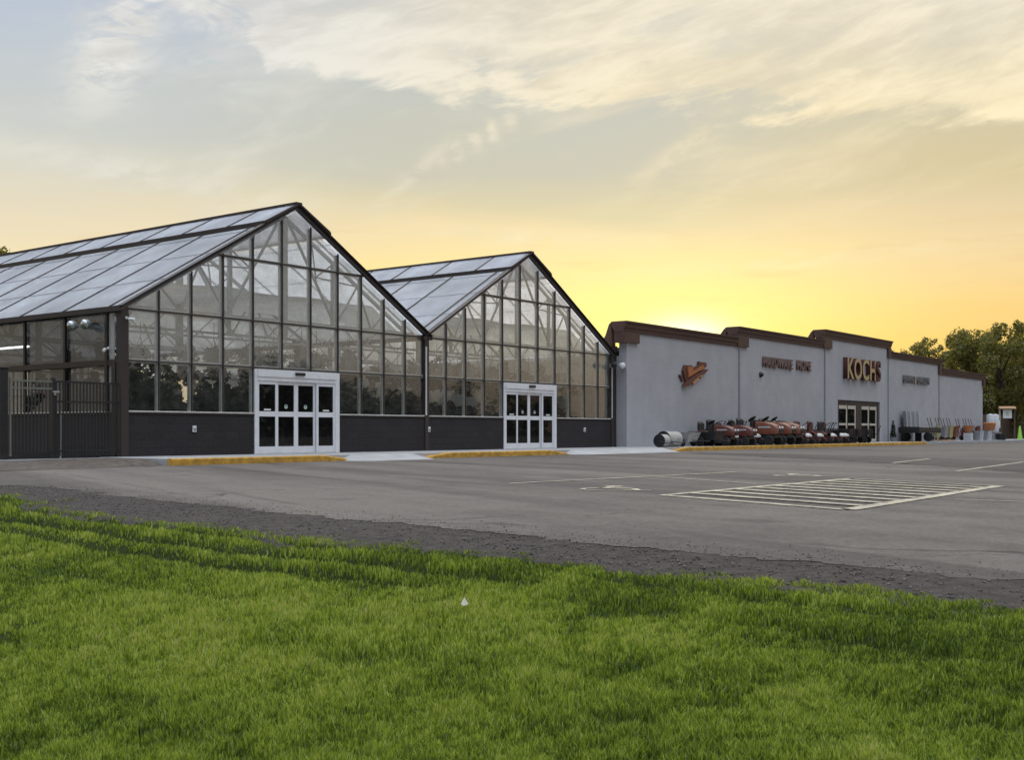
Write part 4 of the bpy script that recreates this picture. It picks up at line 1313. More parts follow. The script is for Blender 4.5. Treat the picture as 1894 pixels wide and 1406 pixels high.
# ------------------------------------------------------------------ store
SECT = [  # x0, x1, top, cornice bottom
    (22.28, 32.1, 4.94, 4.52), (32.1, 42.2, 5.43, 5.03), (42.2, 51.9, 6.01, 5.57), (51.9, 61.65, 5.39, 5.02), (61.65, 72.0, 4.83, 4.38)]
YF = -.50
DX0, DX1, DH = 44.05, 50.55, 2.34
store = thing('store_building', 'long white block store with a stepped brown cornice', 'store', (0, 0, 0))
for i, (x0, x1, zt, zb) in enumerate(SECT):
    m = MB()
    g_ = .002
    if i == 2:
        m.box((x0 + g_, YF, -.3), (DX0, YF + .35, DH), M_store); m.box((DX1, YF, -.3), (x1 - g_, YF + .35, DH), M_store)
        m.box((x0 + g_, YF, DH), (x1 - g_, YF + .35, zt - .05), M_store)
    else:
        m.box((x0 + g_, YF, -.3), (x1 - g_, YF + .35, zt - .05), M_store)
    m.build('wall_panel', store)
    def prof(zb_, zt_, s=1):
        h = zt_ - zb_
        return [(YF + .0005, zb_), (YF - .07, zb_), (YF - .09, zb_ + h * .30), (YF - .13, zb_ + h * .42), (YF - .15, zb_ + h * .72), (YF - .21, zb_ + h * .84), (YF - .22, zt_), (YF + .50, zt_), (YF + .50, zt_ - .12), (YF + .3505, zb_)]
    c = MB()
    higher_l = i == 0 or SECT[i - 1][2] < zt
    higher_r = i == 4 or SECT[i + 1][2] < zt
    xa = x0 - (.34 if higher_l else 0); xb = x1 + (.34 if higher_r else 0)
    if not higher_l: xa = x0 + .345
    if not higher_r: xb = x1 - .345
    p = prof(zb, zt)
    c.prism([(xa, y, z) for y, z in p], (xb - xa, 0, 0), M_cornice)
    # ends turn down to meet the lower cornice, and the parapet falls away behind
    for hi_, xe, sgn, nb in ((higher_l, x0, -1, i - 1), (higher_r, x1, 1, i + 1)):
        if not hi_: continue
        lz = SECT[nb][3] if 0 <= nb < 5 else (zb - .42)
        lt_ = SECT[nb][2] if 0 <= nb < 5 else (zb - .55)
        a0, a1 = (xe - .33, xe + .80) if sgn < 0 else (xe - .20, xe + .33)
        c.box((a0, YF - .12, lz + .004), (a1, YF - .002, zb - .002), M_cornice)
        c.box((min(a0, a1) + .002 if sgn < 0 else xe + .004, YF - .0015, lz + .004), (xe - .004 if sgn < 0 else max(a0, a1) - .002, YF + .349, zb - .002), M_cornice)
        px_ = xe - .32 if sgn < 0 else xe + .02
        c.prism([(px_, YF + .502, lt_ - .4), (px_, YF + .502, zt - .004), (px_, YF + .62, zt - .10), (px_, YF + .80, (zt + lt_) / 2 - .08), (px_, YF + 1.15, lt_ + .02), (px_, YF + 1.15, lt_ - .4)], (.30, 0, 0), M_cornice)
    c.build('cornice', store)
for x in (32.1, 42.2, 51.9, 61.65):
    m = MB(); m.box((x - .05, YF - .05, 0), (x + .05, YF - .001, 4.25 if x > 60 else 4.42 if x < 33 else 4.95), M_joint); m.build('wall_joint', store)
m = MB()
m.box((22.28, YF + .352, -.3), (22.5, 26, 3.6), M_store); m.box((71.7, YF + .352, -.3), (72.0, 26, 3.9), M_store); m.box((22.5, 25.7, -.3), (71.7, 26, 3.9), M_store)
m.build('side_wall', store)
m = MB(); m.box((22.5, YF + .352, 3.80), (71.7, 25.7, 3.95), M_grey); m.build('roof', store)
ent = MB()
D_ = M_bronze
y0, y1 = YF + .08, YF + .20
ent.box((DX0 + .002, y0, 0), (DX0 + .30, y1, DH - .002), M_brown); ent.box((DX1 - .30, y0, 0), (DX1 - .002, y1, DH - .002), M_brown)
ent.box((DX0 + .302, y0, 2.10), (DX1 - .302, y1, DH - .002), M_brown); ent.box((46.95, y0, 0), (47.75, y1, 2.098), M_brown)
entr = ent.build('entrance', store)
M_creamrail = mat('cream_rail', (.56, .50, .42), .5)
for x0, x1 in ((44.35, 46.95), (47.75, 50.25)):
    for k_ in range(2):
        w_ = (x1 - x0) / 2
        m = MB(); a = x0 + k_ * w_
        m.box((a + .01, y0 + .02, 0.02), (a + .10, y0 + .06, 2.08), M_darksteel); m.box((a + w_ - .15, y0 + .02, .02), (a + w_ - .01, y0 + .06, 2.08), M_creamrail)
        m.box((a + .10, y0 + .02, .02), (a + w_ - .15, y0 + .06, .18), M_creamrail if x0 > 47 else M_darksteel)
        m.box((a + .10, y0 + .015, .95), (a + w_ - .15, y0 + .065, 1.07), M_creamrail)
        m.box((a + .10, y0 + .015, 1.86), (a + w_ - .15, y0 + .065, 2.06), M_creamrail)
        m.box((a + .10, y0 + .036, .18), (a + w_ - .15, y0 + .044, 1.86), M_doorglass)
        m.build('door_leaf', entr)
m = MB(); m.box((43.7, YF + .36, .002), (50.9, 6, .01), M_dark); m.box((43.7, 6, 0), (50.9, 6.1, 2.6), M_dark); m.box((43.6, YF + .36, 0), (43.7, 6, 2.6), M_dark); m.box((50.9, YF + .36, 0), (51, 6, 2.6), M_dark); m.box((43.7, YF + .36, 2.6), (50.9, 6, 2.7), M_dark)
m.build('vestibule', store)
m = MB(); m.lathe([(.13, 0), (.13, .06), (.10, .10), (.06, .16), (0.0, .18)], (34.35, YF, 3.32), (0, -1, 0), M_black, 16); tag(m.build('dome_camera', smooth=True), 'small black dome camera on the white wall below brown lettering', 'camera')

# ------------------------------------------------------------------ signs
def text_sign(name, body, x0, x1, zc, h, depth, face, side, label, squash=None, extra=None):
    cu = bpy.data.curves.new('lettering', 'FONT')
    cu.body = body; cu.size = 1.0; cu.extrude = .5; cu.offset = .022; cu.align_x = 'LEFT'
    cu.space_character = 1.08
    tmp = bpy.data.objects.new('lettering', cu); COL.objects.link(tmp)
    dg = bpy.context.evaluated_depsgraph_get(); dg.update()
    me = bpy.data.meshes.new_from_object(tmp.evaluated_get(dg))
    bpy.data.objects.remove(tmp)
    co = np.zeros(len(me.vertices) * 3, np.float32); me.vertices.foreach_get('co', co); co = co.reshape(-1, 3)
    mn, mx = co.min(0), co.max(0)
    u = (co - mn) / (mx - mn)
    out = np.zeros_like(co)
    out[:, 0] = u[:, 0] * (x1 - x0); out[:, 2] = (u[:, 1] - .5) * h; out[:, 1] = -u[:, 2] * depth
    me.vertices.foreach_set('co', out.ravel())
    me.materials.clear()
    for q in (face, side) + ((extra[2],) if extra else ()):
        me.materials.append(q)
    me.update()
    for p in me.polygons:
        p.material_index = 0 if abs(p.normal.y) > .7 else 1
        if extra and extra[0] < p.center.x / (x1 - x0) < extra[1]:
            p.material_index = 2 if abs(p.normal.y) > .7 else p.material_index
    o = bpy.data.objects.new(name, me); COL.objects.link(o)
    o.location = (x0, YF - .002, zc)
    return tag(o, label, 'sign')
text_sign('store_sign', 'HARDWARE', 34.55, 37.95, 3.95, .50, .10, M_brownletter, M_brownletter, 'brown raised letters reading HARDWARE on the white store wall')
text_sign('store_sign', 'HOME', 38.5, 40.25, 3.97, .50, .10, M_brownletter, M_brownletter, 'brown raised letters reading HOME beside HARDWARE')
text_sign('store_sign', 'KOCHS', 44.8, 50.0, 4.10, 1.20, .26, M_letter, M_maroon, 'large cream and maroon letters reading KOCHS above the store entrance', extra=(.83, 1.1, M_maroon))
text_sign('store_sign', 'LAWN & GARDEN', 54.5, 59.35, 3.86, .46, .12, M_greyletter, M_greyletter, 'small grey raised letters reading LAWN & GARDEN on the white wall', extra=(.35, .475, M_letter))
emb = thing('wall_emblem', 'rust orange cut-out emblem rising to the right on the left end of the store', 'emblem', (27.5, YF, 3.0))
def plate(pts, d0, d1, m_, nm):
    q = MB(); q.prism([(x - 27.5, -d0, z - 3.0) for x, z in pts], (0, -(d1 - d0), 0), m_); q.build(nm, emb)
plate([(26.82, 3.43), (27.45, 3.44), (27.5, 3.33), (28.03, 3.47), (28.06, 3.64), (28.25, 3.64), (28.28, 3.51), (28.41, 3.62), (28.73, 3.63), (28.78, 3.46), (28.36, 3.32), (27.87, 3.14), (27.18, 2.87), (26.9, 2.75), (26.66, 3.17)], .0, .10, M_rustdark, 'backing')
plate([(26.98, 3.37), (27.4, 3.37), (27.43, 3.2), (27.85, 3.3), (28.36, 3.50), (28.42, 3.36), (27.68, 3.13), (27.23, 2.98), (27.03, 2.92)], .102, .16, M_rust, 'body')
plate([(26.66, 2.53), (26.98, 2.56), (27.93, 3.03), (28.24, 3.13), (28.41, 3.12), (28.76, 3.33), (28.59, 3.31), (27.79, 3.10), (27.17, 2.86), (26.92, 2.74)], .0, .20, M_rustdark, 'beam')
plate([(27.01, 2.55), (27.45, 2.79), (27.79, 2.93), (28.24, 3.1), (28.41, 3.10), (28.24, 2.91), (27.9, 2.79), (27.62, 2.65), (27.3, 2.62)], .0, .12, M_rustpale, 'banner')
plate([(27.23, 2.66), (27.4, 2.73), (27.52, 2.67), (27.4, 2.61)], .122, .14, M_rustdark, 'notch')
plate([(28.02, 2.93), (28.12, 2.99), (28.2, 2.94), (28.1, 2.89)], .122, .14, M_rustdark, 'notch')
plate([(26.39, 3.0), (26.72, 2.99), (26.68, 2.7), (26.57, 2.79)], .0, .07, M_maroon, 'fin')

# ------------------------------------------------------------------ display in front of the store
def wheel(parent, c, r, w, rim=M_ltgrey, name='wheel'):
    c = Vector(c)
    t = MB(); t.lathe([(r * .55, -w / 2), (r * .9, -w / 2), (r, -w * .3), (r, w * .3), (r * .9, w / 2), (r * .55, w / 2)], c, (1, 0, 0), M_rubber, 18)
    o = t.build(name, parent, smooth=True)
    q = MB(); q.lathe([(r * .18, -w * .42), (r * .56, -w * .46), (r * .56, w * .46), (r * .18, w * .42)], c, (1, 0, 0), rim, 14)
    q.build('rim', o, smooth=True)
    return o
def loft(mb, secs, m):
    n = len(secs[0]); vs = [p for s in secs for p in s]
    fs = [tuple(range(n - 1, -1, -1)), tuple(len(vs) - n + j for j in range(n))]
    for i in range(len(secs) - 1):
        for j in range(n):
            fs.append((i * n + j, i * n + (j + 1) % n, (i + 1) * n + (j + 1) % n, (i + 1) * n + j))
    mb.add(vs, fs, m)
def rsec(y, w, z0, z1, r=.08):
    """rounded-top cross-section across x at y"""
    return [(-w, y, z0), (w, y, z0), (w, y, z1 - r), (w - r * .3, y, z1 - r * .3), (w - r, y, z1), (-w + r, y, z1), (-w + r * .3, y, z1 - r * .3), (-w, y, z1 - r)]
def lawn_tractor(name, paint, label, loc, big=1.0):
    t = thing(name, label, 'lawn tractor', loc, group='ride-on mowers in front of the store')
    m = MB(); m.box((-.22, -.75, .28), (.22, .75, .42), M_darksteel); m.box((-.40, -.15, .40), (.40, .30, .44), M_darksteel); m.build('chassis', t)
    m = MB()
    loft(m, [rsec(.02, .27, .42, .90, .10), rsec(-.3, .28, .42, .90, .10), rsec(-.65, .27, .42, .84, .10), rsec(-.86, .25, .44, .72, .10), rsec(-.93, .21, .46, .62, .07)], paint)
    m.build('hood', t, smooth=True)
    m = MB(); m.box((-.17, -.955, .46), (.17, -.915, .62), M_black); m.build('grille', t)
    for s in (-1, 1):
        m = MB(); m.lathe([(.055, 0), (.05, .03), (.02, .045)], (s * .13, -.915, .665), (0, -1, 0), M_white, 12); m.build('headlight', t, smooth=True)
    m = MB()
    for s in (-1, 1): m.box((s * .274, -.62, .66), (s * .286, -.12, .72), M_ltgrey)
    m.box((-.14, -.9, .745), (.14, -.80, .752), M_white); m.build('decal', t)
    m = MB(); loft(m, [rsec(.05, .24, .42, .96, .08), rsec(.14, .22, .42, .92, .08)], M_black); m.build('dashboard', t, smooth=True)
    m = MB(); m.tube([(0, .12, .9), (0, .26, 1.0)], .02, M_black, 8)
    m.lathe([(.15, 0), (.18, .012), (.18, .03), (.15, .04)], (0, .26, 1.0), (0, .6, .8), M_black, 18); m.build('steering_wheel', t, smooth=True)
    m = MB(); loft(m, [rsec(.36, .25, .58, .66, .04), rsec(.78, .25, .58, .68, .04)], M_blackseat); loft(m, [rsec(.74, .24, .66, .98, .06), rsec(.84, .22, .68, 1.06, .06)], M_blackseat); m.build('seat', t, smooth=True)
    for s in (-1, 1):
        m = MB()
        loft(m, [[(s * a, y, z) for a, z in ((.24, zz0), (.52, zz0), (.52, zz0 + .05), (.24, zz0 + .08))] for y, zz0 in ((.22, .44), (.34, .56), (.7, .58), (.88, .46))], paint)
        m.build('fender', t, smooth=True)
    m = MB(); loft(m, [rsec(-.42, .40, .12, .26, .04), rsec(-.2, .52, .12, .28, .04), rsec(.22, .52, .12, .28, .04), rsec(.36, .40, .12, .26, .04)], M_darksteel); m.build('mower_deck', t, smooth=True)
    for s in (-1, 1):
        wheel(t, (s * .40, -.62, .19), .19, .14); wheel(t, (s * .40, .60, .26), .26, .22)
    t.scale = (big,) * 3
    return t
def zero_turn(name, paint, seatm, label, loc):
    t = thing(name, label, 'zero-turn mower', loc, group='ride-on mowers in front of the store')
    m = MB(); m.box((-.26, -.85, .26), (-.18, .75, .34), paint); m.box((.18, -.85, .26), (.26, .75, .34), paint); m.box((-.28, .15, .34), (.28, .75, .52), paint); m.box((-.25, -.75, .34), (.25, -.15, .37), M_darksteel); m.build('chassis', t)
    m = MB(); loft(m, [rsec(-.55, .50, .12, .28, .05), rsec(-.3, .62, .12, .30, .05), rsec(.12, .62, .12, .30, .05), rsec(.25, .5, .12, .28, .05)], paint); m.build('mower_deck', t, smooth=True)
    m = MB(); loft(m, [rsec(-.04, .27, .52, .62, .05), rsec(.42, .27, .52, .66, .05)], seatm); loft(m, [rsec(.38, .27, .62, 1.06, .08), rsec(.50, .24, .64, 1.14, .08)], seatm); m.build('seat', t, smooth=True)
    m = MB(); loft(m, [rsec(.50, .30, .34, .72, .08), rsec(.9, .28, .36, .68, .08)], M_darksteel); m.build('engine', t, smooth=True)
    for s in (-1, 1):
        m = MB(); m.tube([(s * .34, .1, .5), (s * .36, -.02, .9), (s * .24, -.2, 1.05), (s * .06, -.22, 1.05)], .018, M_black, 7); m.build('steering_lever', t, smooth=True)
    for s in (-1, 1):
        m = MB()
        loft(m, [[(s * a, y, z) for a, z in ((.30, z0), (.58, z0), (.58, z0 + .04), (.30, z0 + .06))] for y, z0 in ((-.10, .44), (.1, .54), (.62, .54), (.74, .46))], paint)
        m.build('fender', t, smooth=True)
    m = MB(); loft(m, [rsec(-.86, .18, .36, .46, .05), rsec(-.70, .20, .36, .52, .05)], M_white); m.build('front_cover', t, smooth=True)
    for s in (-1, 1):
        wheel(t, (s * .42, -.78, .14), .14, .10, name='caster_wheel'); wheel(t, (s * .46, .36, .27), .27, .24)
    return t
lt1 = lawn_tractor('lawn_tractor', M_orange, 'orange red lawn tractor with a broad hood, first of the three big hoods', (31.2, -1.9, 0), 1.16)
for x, l in ((32.65, 'orange red lawn tractor in the middle of the three big hoods'), (33.7, 'orange red lawn tractor, last of the three big hoods')):
    place(lt1, l, (x, -1.9 + random.uniform(-.1, .1), 0), rad(random.uniform(-3, 3)), 1.16)
lt2 = lawn_tractor('lawn_tractor', M_red, 'dark red lawn tractor beside the black dump cart', (27.6, -1.7, 0), .98)
place(lt2, 'dark red lawn tractor parked left of the first orange hood', (29.3, -1.7, 0), rad(4), .98)
zt = zero_turn('zero_turn_mower', M_red, M_blackseat, 'red zero-turn mower with a black seat, left of the maroon seats', (35.2, -1.8, 0))
zm = zero_turn('zero_turn_mower', M_red, M_maroonseat, 'red zero-turn mower with a maroon high-back seat, nearest the orange hoods', (36.6, -1.8, 0))
place(zm, 'red zero-turn mower with a maroon high-back seat, near the wall joint', (38.1, -1.85, 0), rad(2))
place(zt, 'red zero-turn mower with a black seat, last before the dark garden carts', (39.5, -1.8, 0), rad(-3))
place(zt, 'red zero-turn mower with black seat squeezed between red lawn tractors and hoods', (30.25, -1.5, 0), rad(3))
place(zt, 'red zero-turn mower with black seat behind the black dump cart', (28.45, -1.35, 0), rad(-4))
place(zm, 'red zero-turn mower with maroon seat just before the dark garden carts', (40.4, -1.6, 0), rad(4))
# rollers, spreader, carts
def roller(label, loc, r, L, body):
    t = thing('lawn_roller', label, 'lawn roller', loc, group='lawn rollers by the store corner')
    m = MB(); m.lathe([(r * .99, 0), (r, .02), (r, L - .02), (r * .99, L)], (0, 0, r), (1, 0, 0), body, 28); m.build('drum', t, smooth=True)
    m = MB(); m.lathe([(.05, -.03), (r * .95, -.025), (r * 1.02, -.02), (r * 1.02, 0)], (0, 0, r), (1, 0, 0), M_black, 28); m.build('drum_end', t, smooth=True); m = MB(); m.lathe([(r * 1.02, L), (r * 1.02, L + .02), (.05, L + .03)], (0, 0, r), (1, 0, 0), M_black, 28); m.build('drum_end', t, smooth=True)
    m = MB(); m.tube([(-.06, 0, r), (-.06, -r * 1.25, r * .7), (L / 2, -r * 1.9, r * .55), (L + .06, -r * 1.25, r * .7), (L + .06, 0, r)], .02, M_darksteel, 7); m.build('tow_bar', t)
    return t
M_drum = mat('pale_galvanised_drum', (.42, .425, .41), .5, .2, .2, 8)
roller('smaller lawn roller with a black end, leftmost of the display', (22.15, -2.05, 0), .25, .45, M_drum)
roller('larger pale lawn roller behind the smaller one', (23.0, -1.75, 0), .31, 1.0, M_drum)
sp_ = thing('spreader', 'pale tapered galvanised spreader between lawn roller and black dump cart', 'spreader', (25.0, -1.7, 0))
m = MB(); loft(m, [[(-.35, -.18, .20), (.45, -.18, .20), (.45, .18, .20), (-.35, .18, .20)], [(-.45, -.34, .58), (.55, -.34, .58), (.55, .34, .58), (-.45, .34, .58)]], M_drum); m.build('hopper', sp_)
m = MB(); m.tube([(.05, -.2, .25), (.05, -1.0, .22)], .02, M_darksteel, 7); m.build('tow_bar', sp_)
wheel(sp_, (-.42, 0, .15), .15, .08); wheel(sp_, (.52, 0, .15), .15, .08)
dc = thing('dump_cart', 'black steel dump cart with white wheel hubs beside the spreader', 'dump cart', (26.25, -1.9, 0))
m = MB(); loft(m, [[(-.38, -.55, .26), (.38, -.55, .26), (.38, .45, .26), (-.38, .45, .26)], [(-.45, -.66, .60), (.45, -.66, .60), (.45, .6, .60), (-.45, .6, .60)]], M_black); m.build('tub', dc)
m = MB(); m.tube([(0, -.5, .25), (0, -1.1, .22)], .025, M_darksteel, 7); m.build('tow_bar', dc)
wheel(dc, (-.50, .05, .20), .20, .10, M_white); wheel(dc, (.50, .05, .20), .20, .10, M_white)
def garden_cart(label, loc, rz):
    t = thing('garden_cart', label, 'garden cart', loc, rz, group='dark garden carts by the entrance')
    m = MB(); m.box((-.35, -.8, .32), (.35, .8, .37), M_black); m.build('bed', t)
    m = MB()
    for z in (.45, .55, .65, .75):
        for a, b in (((-.35, -.8), (-.35, .8)), ((.35, -.8), (.35, .8)), ((-.35, -.8), (.35, -.8)), ((-.35, .8), (.35, .8))):
            m.bar((a[0], a[1], z), (b[0], b[1], z), .02, .03, M_darksteel)
    for i in range(9):
        for s in (-1, 1): m.box((s * .35 - .01, -.8 + i * .2 - .01, .37), (s * .35 + .01, -.8 + i * .2 + .01, .76), M_darksteel)
    m.box((-.33, -.7, .40), (.33, .7, .70), mat('dark_sacks', (.05, .035, .035), .8, 0, .4, 6)); m.build('mesh_side', t)
    m = MB(); m.tube([(0, -.8, .34), (0, -1.15, .5), (0, -1.3, .9)], .018, M_black, 7); m.tube([(-.12, -1.3, .9), (.12, -1.3, .9)], .018, M_black, 7); m.build('handle', t)
    for s in (-1, 1):
        for y in (-.55, .55): wheel(t, (s * .38, y, .17), .17, .08, M_darksteel)
    return t
gc = garden_cart('dark mesh-sided garden cart beside the last red zero-turn mower', (41.0, -1.7, 0), rad(6))
for x, l in ((42.2, 'second dark mesh-sided garden cart from the entrance doors'), (43.4, 'dark mesh-sided garden cart closest to the entrance doors')):
    place(gc, l, (x, -1.75, 0), rad(random.uniform(-5, 5)))
# right of the entrance
m = MB(); m.lathe([(.14, 0), (.17, .45), (.15, .7), (.10, .95), (.03, 1.12)], (51.4, -1.0, 0), (0, 0, 1), leaf_mat('clipped_leaf', (.02, .04, .02), (.05, .08, .03)), 14)
sh = thing('conifer_pot', 'slim dark conifer in a pot right of the entrance', 'potted conifer', (51.35, -1.0, 0))
mm = MB(); mm.lathe([(.14, 0), (.18, .24), (.19, .26), (.16, .26)], (0, 0, 0), (0, 0, 1), M_grey, 14); mm.build('pot', sh, smooth=True)
V, F = leaf_cloud([(0, 0, .35 + .12 * i) for i in range(8)], [.19 - .019 * i for i in range(8)], 500, .10, rsP)
big_mesh('foliage', V, F, M_leafdark, sh)
tr = thing('flatbed_trailer', 'long dark flatbed trailer with a white wheel hub against the right wall', 'trailer', (54.3, -1.7, 0))
m = MB(); m.box((-2.3, -.6, .52), (1.8, .6, .62), M_black); m.box((-2.32, -.62, .62), (-2.26, .62, .86), M_black)
for s in (-1, 1): m.box((-2.26, s * .6 - .03, .62), (1.8, s * .6 + .03, .84), M_darksteel)
m.build('bed', tr)
m = MB(); m.tube([(1.8, 0, .5), (2.7, 0, .42)], .035, M_darksteel, 7); m.tube([(2.6, 0, .42), (2.6, 0, .0)], .03, M_galv, 7); m.build('tow_bar', tr)
for s in (-1, 1): wheel(tr, (-.75, s * .66, .28), .28, .14, M_white)
for c in tr.children:
    if c.name.startswith('wheel'):
        c.rotation_euler = (0, 0, 0)
cab = None
for i, (x, l) in enumerate(((54.3, 'grey upright panel leaning on the wall, first above the trailer'), (55.1, 'grey upright panel leaning on the wall, second above the trailer'), (55.95, 'grey upright panel leaning on the wall, third above the trailer'))):
    if cab is None:
        cab = thing('storage_panel', l, 'panel', (x, -.85, .88), group='grey upright panels over the trailer')
        m = MB(); m.box((-.36, -.10, 0), (.36, .10, .98), M_grey); m.build('panel', cab, bevel=.02)
        m = MB(); m.box((-.36, -.13, .0), (-.28, -.101, .98), M_ltgrey); m.box((.28, -.13, 0), (.36, -.101, .98), M_ltgrey); m.build('edge_frame', cab)
        cab.rotation_euler = (rad(-4), 0, 0)
        for k_ in (-1,):
            st = thing('panel_stand', 'low dark stand carrying the grey upright panels behind the trailer', 'stand', (55.1, -.85, 0))
            m = MB(); m.box((-1.4, -.22, .80), (1.4, .22, .87), M_darksteel); m.build('shelf', st)
            for sx in (-1.3, 1.3):
                m = MB(); m.box((sx - .04, -.2, 0), (sx + .04, .2, .798), M_darksteel); m.build('leg', st)
    else:
        c = place(cab, l, (x, -.85, .88)); c.rotation_euler = (rad(-4), 0, 0)
def wheelbarrow(tray, label, loc, rz=0.0):
    """stood up against the wall on its front edge, handles in the air"""
    t = thing('wheelbarrow', label, 'wheelbarrow', loc, rz, group='wheelbarrows leaning on the wall')
    m = MB(); loft(m, [[(-.22, -.12, .30), (.22, -.12, .30), (.24, -.18, .85), (-.24, -.18, .85)], [(-.32, -.40, .20), (.32, -.40, .20), (.34, -.46, 1.0), (-.34, -.46, 1.0)]], tray); m.build('tray', t)
    for s in (-1, 1):
        m = MB(); m.tube([(s * .14, -.10, .12), (s * .26, .06, .9), (s * .30, .22, 1.5)], .022, M_wood, 7); m.build('handle', t)
        m = MB(); m.tube([(s * .20, 0, .55), (s * .22, .26, .62), (s * .2, .1, .85)], .014, M_darksteel, 6); m.build('leg', t)
    w_ = MB(); w_.lathe([(.09, -.05), (.17, -.05), (.19, -.02), (.19, .02), (.17, .05), (.09, .05)], (0, -.14, .19), (1, 0, 0), M_rubber, 16); w_.build('wheel', t, smooth=True)
    return t
wb = wheelbarrow(M_olive, 'olive wheelbarrow stood on end, leftmost of the row', (58.6, -1.0, 0))
wa = wheelbarrow(M_grey, 'grey wheelbarrow stood on end next to the olive one', (60.2, -1.0, 0))
wc = wheelbarrow(M_orange, 'orange wheelbarrow stood on end at the middle of the row', (62.6, -1.0, 0))
wd = wheelbarrow(M_red, 'red wheelbarrow stood on end right of the orange one', (64.6, -1.0, 0))
place(wa, 'grey wheelbarrow stood on end, right of the red one', (66.3, -1.0, 0))
place(wb, 'olive wheelbarrow stood on end, rightmost of the row', (61.3, -1.0, 0))
place(wd, 'red wheelbarrow stood on end close to the terracotta urn', (67.6, -1.0, 0))
def pot(name, mat_, label, cat, loc, prof, group=None):
    m = MB(); m.lathe(prof, (0, 0, 0), (0, 0, 1), mat_, 18)
    return tag(m.build(name, smooth=True, loc=loc), label, cat, group)
pot('plinth_urn', M_terra, 'orange terracotta urn between the wheelbarrows', 'urn', (63.4, -1.9, .5), [(.12, 0), (.30, .32), (.36, .5), (.33, .5), (.2, .2)])
m = MB(); m.box((63.15, -2.15, 0), (63.65, -1.65, .498), M_ltgrey); tag(m.build('plinth', bevel=.02), 'pale block plinth under the orange terracotta urn', 'plinth')
pot('plinth_urn', M_terra, 'tall orange terracotta urn near the white water tanks', 'urn', (69.3, -1.7, .45), [(.14, 0), (.36, .35), (.44, .75), (.38, .8), (.30, .45)])
m = MB(); m.box((69.0, -2.0, 0), (69.6, -1.4, .448), M_grey); tag(m.build('plinth', bevel=.02), 'grey block plinth under the tall terracotta urn', 'plinth')
bp = [(.20, 0), (.26, .6), (.29, .66), (.27, .66), (.22, .3)]
for i, (x, l) in enumerate(((64.9, 'grey planter tub, leftmost of four in a line'), (65.8, 'grey planter tub, second of four in a line'), (66.8, 'grey planter tub, third of four in a line'), (67.9, 'grey planter tub, last of the line by the dark barrel'))):
    pot('planter_tub', M_ltgrey if i % 2 else M_grey, l, 'planter', (x, -2.0, 0), bp, 'grey planter tubs')
pot('barrel', M_black, 'low black barrel left of the white water tanks', 'barrel', (70.0, -2.3, 0), [(.3, 0), (.36, .2), (.33, .45), (.3, .45)])
for x, l in ((71.0, 'tall white upright tank, left of the pair at the store corner'), (72.3, 'tall white upright tank, right of the pair at the store corner')):
    t = thing('water_tank', l, 'tank', (x, -1.3, .55), group='white upright tanks')
    m = MB(); m.lathe([(.05, -.02), (.24, 0), (.26, .04), (.26, 1.22), (.22, 1.30), (.06, 1.33)], (0, 0, 0), (0, 0, 1), mat('white_tank', (.72, .74, .76), .4), 18); m.build('body', t, smooth=True)
    m = MB(); m.lathe([(.04, 1.33), (.04, 1.38)], (0, 0, 0), (0, 0, 1), M_grey, 10); m.build('cap', t)
m = MB(); m.box((70.6, -1.65, .47), (72.7, -.95, .535), M_grey)
for x in (70.7, 71.6, 72.55):
    m.box((x - .05, -1.6, 0), (x + .05, -1.0, .468), M_grey)
tag(m.build('tank_stand'), 'low grey stand carrying the two white tanks', 'stand')
m = MB(); m.box((57.2, -1.5, 0), (59.8, -1.35, .06), M_tan); m.box((57.2, -2.1, 0), (59.8, -1.95, .06), M_tan); m.box((57.2, -2.1, .061), (57.4, -1.35, .10), M_tan); m.box((59.6, -2.1, .061), (59.8, -1.35, .10), M_tan)
m.box((58.3, -2.1, .061), (58.5, -1.35, .10), M_tan); tag(m.build('pallet'), 'low tan wooden pallet in front of the wheelbarrows', 'pallet')
ns = thing('notice_sign', 'white notice board under a small tan roof before the dark trees', 'notice board', (77.2, -.9, 0), rad(-62))
m = MB(); m.box((-.3, -.05, 1.62), (.34, .0, 2.28), M_white); m.build('board', ns)
m = MB(); m.box((-.10, -.056, 1.86), (.12, -.051, 2.10), mat('pale_green_print', (.45, .62, .50), .6)); m.build('print', ns)
m = MB(); m.prism([(-.6, -.35, 2.36), (-.6, 0, 2.55), (-.6, .35, 2.36)], (1.2, 0, 0), M_tan); m.build('roof', ns)
for x in (-.52, .56):
    m = MB(); m.box((x - .05, -.02, 0), (x + .05, .08, 2.36), mat('pale_post', (.42, .40, .36), .7) if x < 0 else M_wood); m.build('post', ns)
cn = thing('traffic_cone', 'lime green traffic cone on the far right by the wooden fence', 'traffic cone', (79.4, -1.3, 0))
m = MB(); m.lathe([(.20, .03), (.06, 1.0), (.045, 1.05), (.03, 1.05)], (0, 0, 0), (0, 0, 1), M_lime, 16); m.build('cone', cn, smooth=True)
m = MB(); m.box((-.25, -.25, 0), (.25, .25, .029), M_lime); m.build('base', cn)
wf = thing('wooden_fence', 'dark brown board fence standing below the trees at right', 'fence', (0, 0, 0))
m = MB()
x = 74.0; rf = random.Random(3)
while x < 100:
    m.box((x, 1.0, -.15), (x + .155, 1.03, 1.95 + rf.uniform(-.03, .03)), M_wood); x += .165
m.build('board', wf)
for z in (.4, 1.6):
    m = MB(); m.box((74, 1.032, z), (100, 1.08, z + .09), M_wood); m.build('rail', wf)
m = MB(); m.lathe([(.22, 0), (.24, .1), (.24, .5), (.2, .62), (.05, .66)], (74.6, -.8, .85), (0, 0, 1), M_white, 16); tag(m.build('propane_tank', smooth=True), 'small white round tank beside the store corner', 'tank')
